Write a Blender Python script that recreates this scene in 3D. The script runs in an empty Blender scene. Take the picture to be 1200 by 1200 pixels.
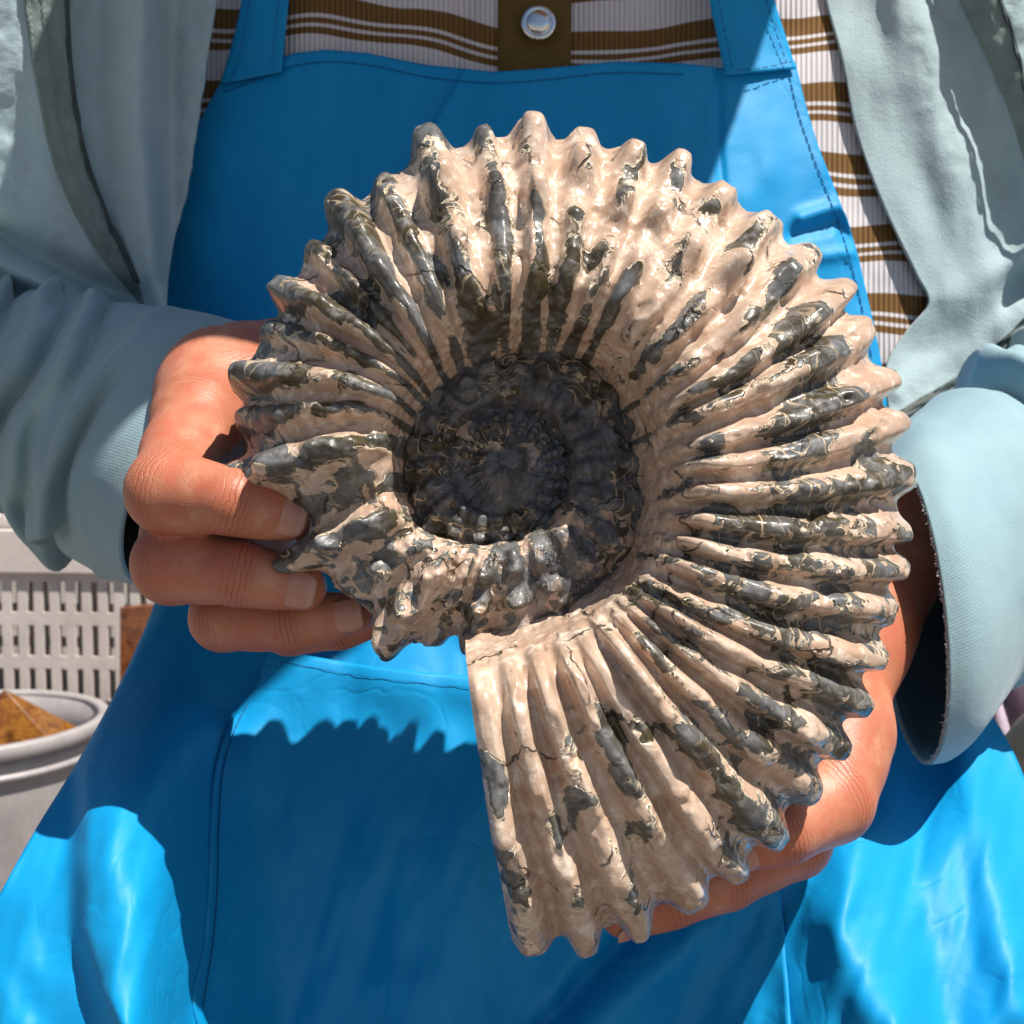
import bpy, math
import numpy as np
from mathutils import Vector

# ------------------------------------------------------------------ camera, sky, sun, exposure
SC = bpy.context.scene
COL = SC.collection
PITCH = math.radians(4.0)
CAM = np.array([0.0, 0.0, 0.72])
HALF = 0.42                                   # tan of half the field of view
FWD = np.array([0.0, math.cos(PITCH), -math.sin(PITCH)])
UP = np.array([0.0, math.sin(PITCH), math.cos(PITCH)])
RT = np.array([1.0, 0.0, 0.0])

cd = bpy.data.cameras.new('camera')
cam = bpy.data.objects.new('camera', cd)
COL.objects.link(cam)
cam.location = CAM
cam.rotation_euler = (math.pi / 2 - PITCH, 0, 0)
cd.sensor_width = 36.0
cd.lens = 18.0 / HALF
cd.clip_start = 0.01
cd.clip_end = 200.0
cd.dof.use_dof = True
cd.dof.focus_distance = 0.315
cd.dof.aperture_fstop = 34.0
SC.camera = cam

SUN = np.array([0.36, -0.31, 0.88])
SUN = SUN / np.linalg.norm(SUN)
world = bpy.data.worlds.new('World')
SC.world = world
world.use_nodes = True
wn = world.node_tree.nodes
sky = wn.new('ShaderNodeTexSky')
sky.sky_type = 'NISHITA'
sky.sun_disc = False
sky.sun_elevation = math.asin(SUN[2])
sky.sun_rotation = math.atan2(SUN[0], SUN[1])
world.node_tree.links.new(sky.outputs['Color'], wn['Background'].inputs['Color'])
wn['Background'].inputs['Strength'].default_value = 0.05
sl = bpy.data.lights.new('sun', 'SUN')
sl.energy = 5.0
sl.angle = math.radians(0.5)
sl.color = (1.0, 0.95, 0.87)
so = bpy.data.objects.new('sun', sl)
COL.objects.link(so)
so.rotation_euler = Vector(-SUN).to_track_quat('-Z', 'Y').to_euler()
so.location = (0, 0, 3)
SC.view_settings.view_transform = 'Standard'
SC.view_settings.look = 'None'
SC.view_settings.gamma = 1.0
SC.view_settings.exposure = 0.50
SC.cycles.use_denoising = True
SC.cycles.max_bounces = 5
SC.cycles.diffuse_bounces = 3
SC.cycles.glossy_bounces = 3
SC.cycles.use_adaptive_sampling = True
SC.cycles.adaptive_threshold = 0.02

# ------------------------------------------------------------------ helpers
RNG = np.random.default_rng(7)


def P(x, y, d):
    """a point seen at (x, y) of the 1200 px photograph, d metres in front of the lens plane"""
    x = np.asarray(x, float); y = np.asarray(y, float); d = np.asarray(d, float)
    r = (x - 600.0) / 600.0 * HALF * d
    u = (600.0 - y) / 600.0 * HALF * d
    return CAM + d[..., None] * FWD + r[..., None] * RT + u[..., None] * UP


def interp(x, tab, k=1):
    t = np.array([a[0] for a in tab], float)
    return np.interp(x, t, np.array([a[k] for a in tab], float))


def smooth_tab(x, tab, k=1):
    """Catmull-Rom through table points"""
    t = np.array([a[0] for a in tab], float)
    v = np.array([a[k] for a in tab], float)
    x = np.clip(np.asarray(x, float), t[0], t[-1])
    i = np.clip(np.searchsorted(t, x, side='right') - 1, 0, len(t) - 2)
    m = np.gradient(v, t)
    h = t[i + 1] - t[i]
    f = (x - t[i]) / h
    f2, f3 = f * f, f * f * f
    return ((2 * f3 - 3 * f2 + 1) * v[i] + (f3 - 2 * f2 + f) * h * m[i]
            + (-2 * f3 + 3 * f2) * v[i + 1] + (f3 - f2) * h * m[i + 1])


def sstep(a, b, x):
    t = np.clip((x - a) / (b - a), 0, 1)
    return t * t * (3 - 2 * t)


def hash3(i, j, k, seed):
    n = (i.astype(np.int64) * 374761393 + j.astype(np.int64) * 668265263
         + k.astype(np.int64) * 2147483647 + seed * 974634721) & 0xFFFFFFFF
    n = ((n ^ (n >> 13)) * 1274126177) & 0xFFFFFFFF
    n = n ^ (n >> 16)
    return (n & 0xFFFF) / 65535.0


def vnoise(p, scale, seed=0):
    """value noise 0..1 for an (..., 3) array"""
    q = np.asarray(p) * scale + 100.0
    f = np.floor(q)
    t = q - f
    t = t * t * t * (t * (t * 6 - 15) + 10)
    i, j, k = f[..., 0], f[..., 1], f[..., 2]
    out = 0
    for a in (0, 1):
        wa = t[..., 0] if a else 1 - t[..., 0]
        for b in (0, 1):
            wb = t[..., 1] if b else 1 - t[..., 1]
            for c in (0, 1):
                wc = t[..., 2] if c else 1 - t[..., 2]
                out = out + wa * wb * wc * hash3(i + a, j + b, k + c, seed)
    return out


def fbm(p, scale, seed=0, oct=3):
    s, a, tot = 0, 1.0, 0
    for o in range(oct):
        s = s + a * vnoise(p, scale * 2.03 ** o, seed + o * 17)
        tot += a
        a *= 0.5
    return s / tot


def mesh_obj(name, verts, quads, mats, parent=None, uv=None, attrs=None, mat_idx=None, smooth=True):
    me = bpy.data.meshes.new(name)
    verts = np.ascontiguousarray(verts, np.float32).reshape(-1, 3)
    quads = np.ascontiguousarray(quads, np.int32)
    n, w = quads.shape
    me.vertices.add(len(verts))
    me.vertices.foreach_set('co', verts.ravel())
    me.loops.add(n * w)
    me.loops.foreach_set('vertex_index', quads.ravel())
    me.polygons.add(n)
    me.polygons.foreach_set('loop_start', np.arange(0, n * w, w, dtype=np.int32))
    me.polygons.foreach_set('loop_total', np.full(n, w, np.int32))
    me.update(calc_edges=True)
    if uv is not None:
        l = me.uv_layers.new(name='UVMap')
        l.data.foreach_set('uv', np.ascontiguousarray(np.asarray(uv)[quads.ravel()], np.float32).ravel())
    for k, v in (attrs or {}).items():
        a = me.attributes.new(k, 'FLOAT', 'POINT')
        a.data.foreach_set('value', np.ascontiguousarray(v, np.float32).ravel())
    if not isinstance(mats, (list, tuple)):
        mats = [mats]
    for m in mats:
        me.materials.append(m)
    if mat_idx is not None:
        me.polygons.foreach_set('material_index', np.ascontiguousarray(mat_idx, np.int32))
    me.polygons.foreach_set('use_smooth', np.full(n, smooth, bool))
    me.validate(verbose=False)
    o = bpy.data.objects.new(name, me)
    COL.objects.link(o)
    if parent is not None:
        o.parent = parent
    return o


def grid_quads(nv, nu, wrap_u=False):
    a = np.arange(nv * nu).reshape(nv, nu)
    if wrap_u:
        a = np.concatenate([a, a[:, :1]], 1)
    return np.stack([a[:-1, :-1], a[:-1, 1:], a[1:, 1:], a[1:, :-1]], -1).reshape(-1, 4)


def tag(o, label, cat, kind=None, group=None):
    if label: o['label'] = label
    if cat: o['category'] = cat
    if kind: o['kind'] = kind
    if group: o['group'] = group
    return o


def solid(o, t, offset=-1.0):
    m = o.modifiers.new('thickness', 'SOLIDIFY')
    m.thickness = t
    m.offset = offset
    return o


def box_mesh(lo, hi):
    lo = np.array(lo, float); hi = np.array(hi, float)
    v = np.array([[(lo, hi)[a][0], (lo, hi)[b][1], (lo, hi)[c][2]] for a in (0, 1) for b in (0, 1) for c in (0, 1)])
    q = np.array([[0, 1, 3, 2], [4, 6, 7, 5], [0, 4, 5, 1], [2, 3, 7, 6], [0, 2, 6, 4], [1, 5, 7, 3]])
    return v, q


def polydist(x, y, pts):
    """distance in px to a polyline and the signed side (positive = right when walking it downwards)"""
    best = np.full(x.shape, 1e9); side = np.zeros(x.shape)
    for (x0, y0), (x1, y1) in zip(pts[:-1], pts[1:]):
        dx, dy = x1 - x0, y1 - y0
        L2 = dx * dx + dy * dy
        t = np.clip(((x - x0) * dx + (y - y0) * dy) / L2, 0, 1)
        ex, ey = x - x0 - t * dx, y - y0 - t * dy
        d = np.sqrt(ex * ex + ey * ey)
        s = ex * dy - ey * dx
        m = d < best
        best = np.where(m, d, best); side = np.where(m, np.sign(s), side)
    return best, side


def ridge(x, y, pts, w, h):
    d, _ = polydist(x, y, pts)
    return h * np.exp(-(d / w) ** 2)


# ------------------------------------------------------------------ material helper
class NT:
    def __init__(self, name):
        self.m = bpy.data.materials.new(name)
        self.m.use_nodes = True
        self.t = self.m.node_tree
        self.n = self.t.nodes
        self.b = self.n['Principled BSDF']

    def put(self, socket, v):
        if hasattr(v, 'is_output'):
            self.t.links.new(v, socket)
        elif v is not None:
            socket.default_value = v

    def node(self, kind, ins=None, **props):
        nd = self.n.new(kind)
        for k, v in props.items():
            setattr(nd, k, v)
        for k, v in (ins or {}).items():
            self.put(nd.inputs[k], v)
        return nd

    def attr(self, name):
        return self.node('ShaderNodeAttribute', attribute_name=name).outputs['Fac']

    def obj(self):
        return self.node('ShaderNodeTexCoord').outputs['Object']

    def uv(self):
        return self.node('ShaderNodeTexCoord').outputs['UV']

    def scale(self, v, s):
        return self.node('ShaderNodeMapping', {'Vector': v, 'Scale': s}).outputs[0]

    def noise(self, v, scale, detail=3, rough=0.5, dist=0.0):
        return self.node('ShaderNodeTexNoise', {'Vector': v, 'Scale': scale, 'Detail': detail, 'Roughness': rough, 'Distortion': dist}).outputs['Fac']

    def math(self, op, a, b=0.0, c=0.0, clamp=False):
        nd = self.node('ShaderNodeMath', operation=op, use_clamp=clamp)
        for i, v in enumerate((a, b, c)):
            self.put(nd.inputs[i], v)
        return nd.outputs[0]

    def ramp(self, v, lo, hi):
        nd = self.node('ShaderNodeMapRange', {'Value': v, 'From Min': lo, 'From Max': hi})
        nd.clamp = True
        return nd.outputs[0]

    def mix(self, f, a, b, blend='MIX'):
        nd = self.node('ShaderNodeMix', data_type='RGBA', blend_type=blend)
        self.put(nd.inputs[0], f)
        self.put(nd.inputs[6], a if hasattr(a, 'is_output') else (*a, 1))
        self.put(nd.inputs[7], b if hasattr(b, 'is_output') else (*b, 1))
        return nd.outputs[2]

    def bump(self, h, dist, strength=1.0, normal=None):
        nd = self.node('ShaderNodeBump', {'Height': h, 'Distance': dist, 'Strength': strength})
        if normal is not None:
            self.put(nd.inputs['Normal'], normal)
        return nd.outputs[0]

    def out(self, **kw):
        for k, v in kw.items():
            s = self.b.inputs[k.replace('_', ' ')]
            if isinstance(v, tuple) and len(v) == 3 and s.type == 'RGBA':
                v = (*v, 1)
            self.put(s, v)
        return self.m


# ------------------------------------------------------------------ materials
def mat_fossil():
    t = NT('polished_shell')
    uv = t.uv()
    ob = t.obj()
    zone, rib, inner = t.attr('zone'), t.attr('rib'), t.attr('inner')
    # patches worn through the pale shell to the dark core, drawn out along the ribs
    n1 = t.noise(t.scale(uv, (0.55, 0.95, 1)), 1.0, 1.6, 0.5, 0.7)
    n2 = t.noise(ob, 190.0, 2, 0.5, 0.9)
    n3 = t.noise(ob, 520.0, 2, 0.6, 1.2)
    m = t.math('MULTIPLY_ADD', n1, 1.9, t.math('MULTIPLY', zone, 0.9))
    m = t.math('MULTIPLY_ADD', n2, 0.50, m)
    m = t.math('MULTIPLY_ADD', n3, 0.07, m)
    m = t.math('MULTIPLY_ADD', rib, t.attr('crestw'), m)
    m = t.math('MULTIPLY_ADD', t.math('SUBTRACT', n2, 0.5), t.math('MULTIPLY', t.attr('fine'), 1.3), m)
    m = t.math('SUBTRACT', m, 1.88)
    dark = t.ramp(m, -0.008, 0.008)
    rim = t.math('SUBTRACT', t.ramp(m, -0.06, -0.012), t.ramp(m, 0.012, 0.03))
    v0 = t.noise(ob, 42.0, 2)
    # suture lines wandering over the dark core
    sn = t.noise(t.scale(uv, (1.5, 0.8, 1)), 1.0, 1.5, 0.6, 1.1)
    sd = t.math('ABSOLUTE', t.math('SUBTRACT', sn, 0.5))
    sut = t.math('SUBTRACT', 1.0, t.ramp(sd, 0.009, 0.020))
    sut = t.math('MULTIPLY', sut, t.math('MULTIPLY', dark, t.ramp(t.math('MULTIPLY_ADD', v0, 0.8, zone), 0.90, 1.06)))
    # colours
    v1 = t.noise(ob, 60.0, 4, 0.6)
    v2 = t.noise(ob, 240.0, 4, 0.65, 0.6)
    beige = t.mix(t.ramp(v1, 0.35, 0.65), (0.46, 0.310, 0.220), (0.60, 0.455, 0.350))
    beige = t.mix(t.ramp(v2, 0.53, 0.68), beige, (0.73, 0.62, 0.51))
    beige = t.mix(t.ramp(v2, 0.42, 0.28), beige, (0.40, 0.27, 0.19))
    gv = t.noise(ob, 75.0, 3, 0.6, 0.4)
    core = t.mix(t.ramp(gv, 0.40, 0.60), (0.060, 0.045, 0.020), (0.125, 0.128, 0.13))
    core = t.mix(t.ramp(v2, 0.5, 0.75), core, (0.27, 0.27, 0.27))
    core = t.mix(t.math('MULTIPLY', t.ramp(n2, 0.46, 0.34), 0.8), core, (0.035, 0.028, 0.02))
    col = t.mix(dark, beige, core)
    col = t.mix(t.math('MULTIPLY', rim, 0.85), col, (0.70, 0.58, 0.42))
    col = t.mix(t.math('MULTIPLY', sut, 0.8), col, (0.56, 0.43, 0.29))
    # dark hairline cracks in the shell
    vo = t.node('ShaderNodeTexVoronoi', {'Vector': t.node('ShaderNodeVectorMath', {0: ob, 1: t.node('ShaderNodeVectorMath', {0: t.node('ShaderNodeTexNoise', {'Vector': ob, 'Scale': 120.0, 'Detail': 3.0}).outputs['Color'], 1: (0.012, 0.012, 0.012)}, operation='MULTIPLY').outputs[0]}, operation='ADD').outputs[0], 'Scale': 40.0}, feature='DISTANCE_TO_EDGE')
    ck = t.math('SUBTRACT', 1.0, t.ramp(vo.outputs['Distance'], 0.004, 0.02))
    ck = t.math('MULTIPLY', ck, t.ramp(t.noise(ob, 85.0, 2), 0.54, 0.62))
    col = t.mix(t.math('MULTIPLY', ck, 0.85), col, (0.035, 0.026, 0.02))
    # dull, dusty matrix in the inner coils, widened to paint in the hollow's shade
    matrix = t.mix(t.ramp(v2, 0.35, 0.65), (0.045, 0.048, 0.054), (0.135, 0.140, 0.152))
    col = t.mix(t.math('MULTIPLY', inner, t.ramp(v1, 0.44, 0.52)), col, matrix)
    h = t.math('MULTIPLY', dark, -0.55)
    h = t.math('MULTIPLY_ADD', rim, 0.3, h)
    h = t.math('MULTIPLY_ADD', sut, 0.15, h)
    h = t.math('MULTIPLY_ADD', ck, -0.7, h)
    h = t.math('MULTIPLY_ADD', n3, t.math('MULTIPLY_ADD', inner, 0.25, 0.12), h)
    h = t.math('MULTIPLY_ADD', n2, 0.2, h)
    bm = t.bump(h, 0.0010, 1.0)
    rough = t.math('MULTIPLY_ADD', v2, 0.30, t.math('MULTIPLY_ADD', inner, 0.16, t.math('MULTIPLY_ADD', dark, 0.10, 0.12)))
    coat = t.math('MULTIPLY', t.ramp(v1, 0.35, 0.6), t.math('MULTIPLY_ADD', dark, -0.3, 0.60))
    return t.out(Base_Color=col, Roughness=rough, Normal=bm, Coat_Weight=coat, Coat_Roughness=0.10)


def mat_skin():
    t = NT('skin')
    ob = t.obj()
    n = t.noise(ob, 45, 4, 0.6)
    col = t.mix(t.ramp(n, 0.35, 0.65), (0.44, 0.150, 0.078), (0.57, 0.235, 0.140))
    red = t.noise(ob, 120, 3, 0.6, 0.5)
    col = t.mix(t.math('MULTIPLY', t.ramp(red, 0.46, 0.62), 0.65), col, (0.50, 0.125, 0.07))
    col = t.mix(t.math('MULTIPLY', t.ramp(red, 0.42, 0.3), 0.35), col, (0.66, 0.36, 0.24))
    kn = t.attr('knuckle')
    fine = t.noise(ob, 900, 3, 0.6)
    col = t.mix(t.math('MULTIPLY', t.ramp(fine, 0.45, 0.7), 0.3), col, (0.42, 0.17, 0.095))
    jx = t.attr('joint_x')
    warp = t.math('MULTIPLY_ADD', t.noise(ob, 260, 2), 2.4, jx)
    cr = t.math('SINE', t.math('MULTIPLY', warp, 4.2))
    cr = t.math('MULTIPLY', t.ramp(cr, 0.55, 1.0), kn)
    col = t.mix(t.math('MULTIPLY', cr, 0.4), col, (0.28, 0.10, 0.05))
    col = t.mix(t.math('MULTIPLY', kn, 0.5), col, (0.42, 0.125, 0.065))
    h = t.math('MULTIPLY_ADD', cr, -0.35, t.math('MULTIPLY', fine, 0.12))
    vo = t.node('ShaderNodeTexVoronoi', {'Vector': ob, 'Scale': 1100.0}, feature='DISTANCE_TO_EDGE').outputs['Distance']
    h = t.math('MULTIPLY_ADD', t.ramp(vo, 0.0, 0.25), 0.06, h)
    return t.out(Base_Color=col, Roughness=0.46, Normal=t.bump(h, 0.0005), Subsurface_Weight=0.18,
                 Subsurface_Radius=(1.0, 0.35, 0.2), Subsurface_Scale=0.003)


def mat_nail():
    t = NT('nail')
    n = t.noise(t.obj(), 200, 3)
    u = t.attr('tip')
    col = t.mix(t.ramp(n, 0.3, 0.7), (0.46, 0.20, 0.14), (0.54, 0.27, 0.20))
    col = t.mix(t.ramp(u, 0.80, 0.88), col, (0.52, 0.29, 0.22))
    return t.out(Base_Color=col, Roughness=0.35, Coat_Weight=0.3)


def mat_apron(name='blue_coated_cloth'):
    t = NT(name)
    ob = t.obj()
    n = t.noise(ob, 14, 4, 0.6)
    col = t.mix(t.ramp(n, 0.3, 0.7), (0.001, 0.265, 0.585), (0.002, 0.295, 0.625))
    w = t.noise(t.scale(ob, (1, 1, 0.3)), 26, 2, 0.5, 0.3)
    w2 = t.noise(ob, 700, 2, 0.6)
    cre = t.math('ABSOLUTE', t.math('SUBTRACT', t.noise(ob, 34, 2, 0.5, 0.6), 0.5))
    h = t.math('MULTIPLY_ADD', w2, 0.05, t.math('MULTIPLY', w, 0.6))
    h = t.math('MULTIPLY_ADD', t.ramp(cre, 0.0, 0.05), 0.10, h)
    r = t.math('MULTIPLY_ADD', t.noise(ob, 90, 4, 0.7), 0.25, 0.42)
    return t.out(Base_Color=col, Roughness=r, Normal=t.bump(h, 0.0022, 0.5), Specular_IOR_Level=0.32)


def mat_thread(c):
    t = NT('sewing_thread')
    n = t.noise(t.obj(), 2500, 2)
    return t.out(Base_Color=t.mix(n, tuple(x * 0.7 for x in c), c), Roughness=0.7)


def mat_jacket(name, c0, c1, dots=True):
    t = NT(name)
    ob = t.obj()
    n = t.noise(ob, 22, 4, 0.6)
    col = t.mix(t.ramp(n, 0.3, 0.7), c0, c1)
    fine = t.noise(ob, 900, 3, 0.7)
    nm = t.bump(t.noise(ob, 55, 3, 0.55), 0.0016, 0.35)
    h = fine
    if dots:                                   # pierced mesh knit, pitch about a millimetre and a half
        sep = t.node('ShaderNodeSeparateXYZ', {0: t.uv()})
        a = t.math('SINE', t.math('MULTIPLY', t.math('ADD', sep.outputs[0], sep.outputs[1]), 2 * math.pi / 2.0))
        b = t.math('SINE', t.math('MULTIPLY', t.math('SUBTRACT', sep.outputs[0], sep.outputs[1]), 2 * math.pi / 2.0))
        hole = t.ramp(t.math('MULTIPLY', a, b), 0.35, 0.9)
        hole = t.math('MULTIPLY', hole, t.ramp(t.noise(ob, 30, 2), 0.3, 0.6))
        col = t.mix(t.math('MULTIPLY', hole, 0.30), col, tuple(x * 0.5 for x in c0))
        h = t.math('MULTIPLY_ADD', hole, -0.8, t.math('MULTIPLY', fine, 0.6))
    return t.out(Base_Color=col, Roughness=0.75, Normal=t.bump(h, 0.00035, 0.7, nm), Sheen_Weight=0.2, Sheen_Roughness=0.4)


def mat_shirt():
    t = NT('striped_rib_knit')
    uv = t.uv()
    sep = t.node('ShaderNodeSeparateXYZ', {0: uv})
    x, y = sep.outputs[0], sep.outputs[1]
    w = t.noise(t.scale(uv, (7.0, 1.2, 1)), 1.0, 2, 0.5)
    yy = t.math('MULTIPLY_ADD', t.math('SUBTRACT', w, 0.5), 0.12, y)
    ph = t.math('FRACT', yy)

    def band(a, b):
        e = 0.012
        return t.math('MULTIPLY', t.ramp(ph, a - e, a + e), t.ramp(ph, b + e, b - e))
    st = t.math('ADD', band(0.06, 0.33), t.math('ADD', band(0.385, 0.465), band(0.515, 0.62)), clamp=True)
    ribs = t.math('SINE', t.math('MULTIPLY', x, 2 * math.pi * 165))
    white = t.mix(t.ramp(ribs, -1, 1), (0.56, 0.52, 0.54), (0.74, 0.70, 0.72))
    brown = t.mix(t.ramp(ribs, -1, 1), (0.13, 0.060, 0.012), (0.22, 0.108, 0.024))
    col = t.mix(st, white, brown)
    f = t.noise(t.obj(), 1400, 2)
    h = t.math('MULTIPLY_ADD', f, 0.5, ribs)
    return t.out(Base_Color=col, Roughness=0.85, Normal=t.bump(h, 0.0004, 0.7))


def mat_plain(name, c0, c1, scale=60, rough=0.6, bumpd=0.0006, metal=0.0, stretch=(1, 1, 1), detail=4):
    t = NT(name)
    v = t.scale(t.obj(), stretch)
    n = t.noise(v, scale, detail, 0.6)
    n2 = t.noise(v, scale * 9, 3, 0.6)
    col = t.mix(t.ramp(n, 0.3, 0.7), c0, c1)
    col = t.mix(t.math('MULTIPLY', t.ramp(n2, 0.5, 0.8), 0.3), col, tuple(x * 0.5 for x in c0))
    h = t.math('MULTIPLY_ADD', n2, 0.4, n)
    return t.out(Base_Color=col, Roughness=rough, Metallic=metal, Normal=t.bump(h, bumpd, 0.6))


def mat_agate(name, c0, c1, c2):
    t = NT(name)
    ob = t.obj()
    n = t.noise(t.scale(ob, (1, 1, 3.0)), 45, 5, 0.65, 1.2)
    w = t.math('SINE', t.math('MULTIPLY', n, 30.0))
    col = t.mix(t.ramp(w, -0.8, 0.8), c0, c1)
    col = t.mix(t.ramp(t.noise(ob, 60, 3), 0.52, 0.66), col, c2)
    return t.out(Base_Color=col, Roughness=0.15, Coat_Weight=0.5)


FOSSIL = mat_fossil()
SKIN = mat_skin()
NAIL = mat_nail()
APRON = mat_apron()
THREAD = mat_thread((0.002, 0.13, 0.36))
JACKET = mat_jacket('pale_teal_mesh_knit', (0.235, 0.375, 0.425), (0.30, 0.445, 0.49))
LINING = mat_jacket('pale_teal_fleece', (0.36, 0.475, 0.505), (0.42, 0.535, 0.56), False)
TAPE = mat_plain('grey_green_tape', (0.16, 0.21, 0.20), (0.23, 0.28, 0.265), 90, 0.8)
ZIP = mat_plain('dark_zip_coil', (0.03, 0.05, 0.05), (0.06, 0.08, 0.085), 500, 0.6)
FRAY = mat_plain('frayed_white_cloth', (0.6, 0.6, 0.58), (0.75, 0.75, 0.72), 700, 0.9)
SHIRT = mat_shirt()
PLACKET = mat_plain('olive_brown_cloth', (0.115, 0.065, 0.010), (0.135, 0.080, 0.014), 500, 0.85, 0.0003)
CHROME = mat_plain('polished_metal', (0.75, 0.73, 0.72), (0.85, 0.84, 0.83), 300, 0.08, 0.0001, 1.0)
TROUSERS = mat_plain('dark_trousers', (0.02, 0.02, 0.03), (0.035, 0.035, 0.045), 200, 0.9)
CRATE = mat_plain('off_white_plastic', (0.56, 0.49, 0.45), (0.66, 0.59, 0.55), 12, 0.5, 0.0004)
BUCKET = mat_plain('grey_white_plastic', (0.30, 0.27, 0.27), (0.42, 0.39, 0.39), 16, 0.42, 0.0006)
GROUND = mat_plain('dusty_concrete', (0.16, 0.14, 0.125), (0.24, 0.215, 0.19), 7, 0.9, 0.003)
AMBER = mat_agate('amber_brown_stone', (0.15, 0.050, 0.006), (0.26, 0.105, 0.014), (0.07, 0.020, 0.004))
REDBROWN = mat_agate('red_brown_stone', (0.16, 0.045, 0.014), (0.24, 0.085, 0.030), (0.085, 0.022, 0.008))
CREAM = mat_plain('cream_stone', (0.58, 0.46, 0.31), (0.70, 0.58, 0.42), 30, 0.35, 0.0006)
LILAC = mat_plain('lilac_cloth', (0.50, 0.40, 0.50), (0.60, 0.50, 0.59), 40, 0.85, 0.001)
STRAW = mat_plain('straw', (0.42, 0.31, 0.15), (0.52, 0.40, 0.22), 90, 0.85, 0.0012, 0.0, (1, 1, 6))
HAIR = mat_plain('black_hair', (0.012, 0.010, 0.009), (0.022, 0.018, 0.015), 60, 0.5, 0.002, 0.0, (6, 6, 1))
FACE = mat_plain('eye_and_lip', (0.25, 0.07, 0.06), (0.30, 0.10, 0.08), 200, 0.5)

# ------------------------------------------------------------------ ground
gv, gq = grid_quads, None
N = 60
gx, gy = np.meshgrid(np.linspace(-40, 40, N), np.linspace(-30, 50, N))
g = mesh_obj('ground', np.stack([gx, gy, np.zeros_like(gx)], -1), grid_quads(N, N), GROUND)
tag(g, 'dusty grey concrete ground under the crate and bucket', 'ground', 'structure')

# ------------------------------------------------------------------ the fossil
FC = (590.0, 545.0)
FD = 0.318
TILT = math.radians(4.0)                       # top edge leans away
F_ORG = P(np.array(FC[0]), np.array(FC[1]), np.array(FD))
F_X = RT
F_Y = UP * math.cos(TILT) + FWD * math.sin(TILT)
F_Z = np.cross(F_X, F_Y)                       # towards the lens
PXM = 2 * HALF * FD / 1200.0                   # metres per photo pixel at the fossil

# radii in px of the whorl's outer edge (spine tips) and inner seam against the turning angle
R_OUT = [(-101, 566), (-88, 561), (-75, 556), (-60, 545), (-45, 521), (-30, 500), (-15, 484), (0, 473), (20, 462), (45, 434), (60, 420), (75, 410), (90, 407),
         (105, 391), (120, 370), (135, 350), (150, 337), (163, 338), (175, 320), (185, 312), (191, 284), (197, 264), (205, 282), (211, 260), (217, 248), (228, 244), (238, 252), (246, 236), (252, 222), (265, 214), (285, 205),
         (300, 203), (330, 202), (360, 180), (405, 175), (450, 152), (495, 140), (540, 133), (585, 126), (610, 108), (630, 98), (660, 90), (720, 78), (800, 66), (900, 54), (1000, 44)]
R_IN = [(-101, 214), (-88, 206), (-75, 200), (-60, 196), (-45, 194), (-30, 185), (0, 168), (45, 166), (90, 138), (135, 126), (180, 122), (215, 122), (240, 108), (265, 96),
        (300, 88), (360, 80), (450, 72), (540, 66), (630, 58), (720, 45), (800, 34), (900, 22), (1000, 12)]
LAG = [(-88.5, -12), (-78, -9), (-54, -7), (-28, -15), (-9, -13), (15, -13), (35, -13), (60, -9), (85, -8), (105, -2), (125, 2), (142, -5), (163, -10), (185, -10),
       (205, 4), (240, 4), (280, 0), (1000, 0)]
TIPS_PX = [(625, 1105), (690, 1090), (745, 1065), (800, 1025), (845, 1000), (895, 965), (940, 920), (975, 875), (1005, 820), (1035, 780), (1050, 720),
           (1065, 675), (1067, 625), (1065, 560), (1050, 500), (1040, 450), (1010, 385), (985, 345), (955, 290), (905, 250), (860, 205), (800, 180),
           (755, 150), (685, 145), (622, 138), (565, 160), (500, 170), (450, 215), (395, 240), (365, 290), (320, 335), (310, 385), (268, 445),
           (300, 500), (280, 570), (298, 620), (340, 660), (392, 708), (460, 750), (510, 756), (548, 752)]
tips = []
for (x, y) in TIPS_PX:
    a = math.degrees(math.atan2(FC[1] - y, x - FC[0]))
    while tips and a < tips[-1] - 1:
        a += 360
    tips.append(a)
step = 17.0
while tips[-1] < 990:
    tips.append(tips[-1] + step)
TIPS = np.array(tips)
n_rib = len(TIPS)
AMP = 0.85 + 0.3 * RNG.random(n_rib)
for i in range(24, 36):
    AMP[i] *= 1.22 if (i - 24) % 2 == 0 else 0.62
for i in range(13, 24):
    AMP[i] *= 1.05 if i % 2 else 0.9
AMP[34] *= 1.1
AMP[35] *= 0.05
AMP[36] *= 0.95
AMP[37] *= 0.5
AMP[38] *= 1.05
AMP[39] *= 0.6
WIDE = np.full(n_rib, 0.78)
for i in range(24, 35):
    WIDE[i] = 0.72 if (i - 24) % 2 == 0 else 1.5
WIDE[36] = WIDE[38] = 0.7
# darkness of the worn zones, plus shade painted into the hollow: angle, then values at radial fraction 0, .25, .5, .75, 1
ZONE = [(-101, .25, .25, .30, .22, .10), (-88, .25, .28, .38, .25, .12), (-70, .15, .28, .52, .30, .28), (-50, .2, .45, .60, .48, .62), (-35, .3, .62, .62, .55, .78), (-15, .3, .68, .80, .70, .50),
        (5, .3, .50, .86, .58, .12), (25, .25, .52, .84, .60, .10), (38, .3, .5, .40, .40, .42), (55, .45, .42, .36, .25, .25), (75, .55, .40, .30, .22, .10),
        (90, .6, .5, .42, .28, .32), (105, .5, .5, .55, .48, .62), (130, .3, .5, .55, .45, .74), (160, .4, .45, .50, .52, .82), (185, .3, .42, .52, .52, .74),
        (210, .5, .45, .5, .6, .72), (250, .5, .5, .55, .55, .6), (300, .62, .55, .5, .55, .6), (350, .85, .8, .78, .8, .85), (1000, .95, .9, .9, .9, .95)]
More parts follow.
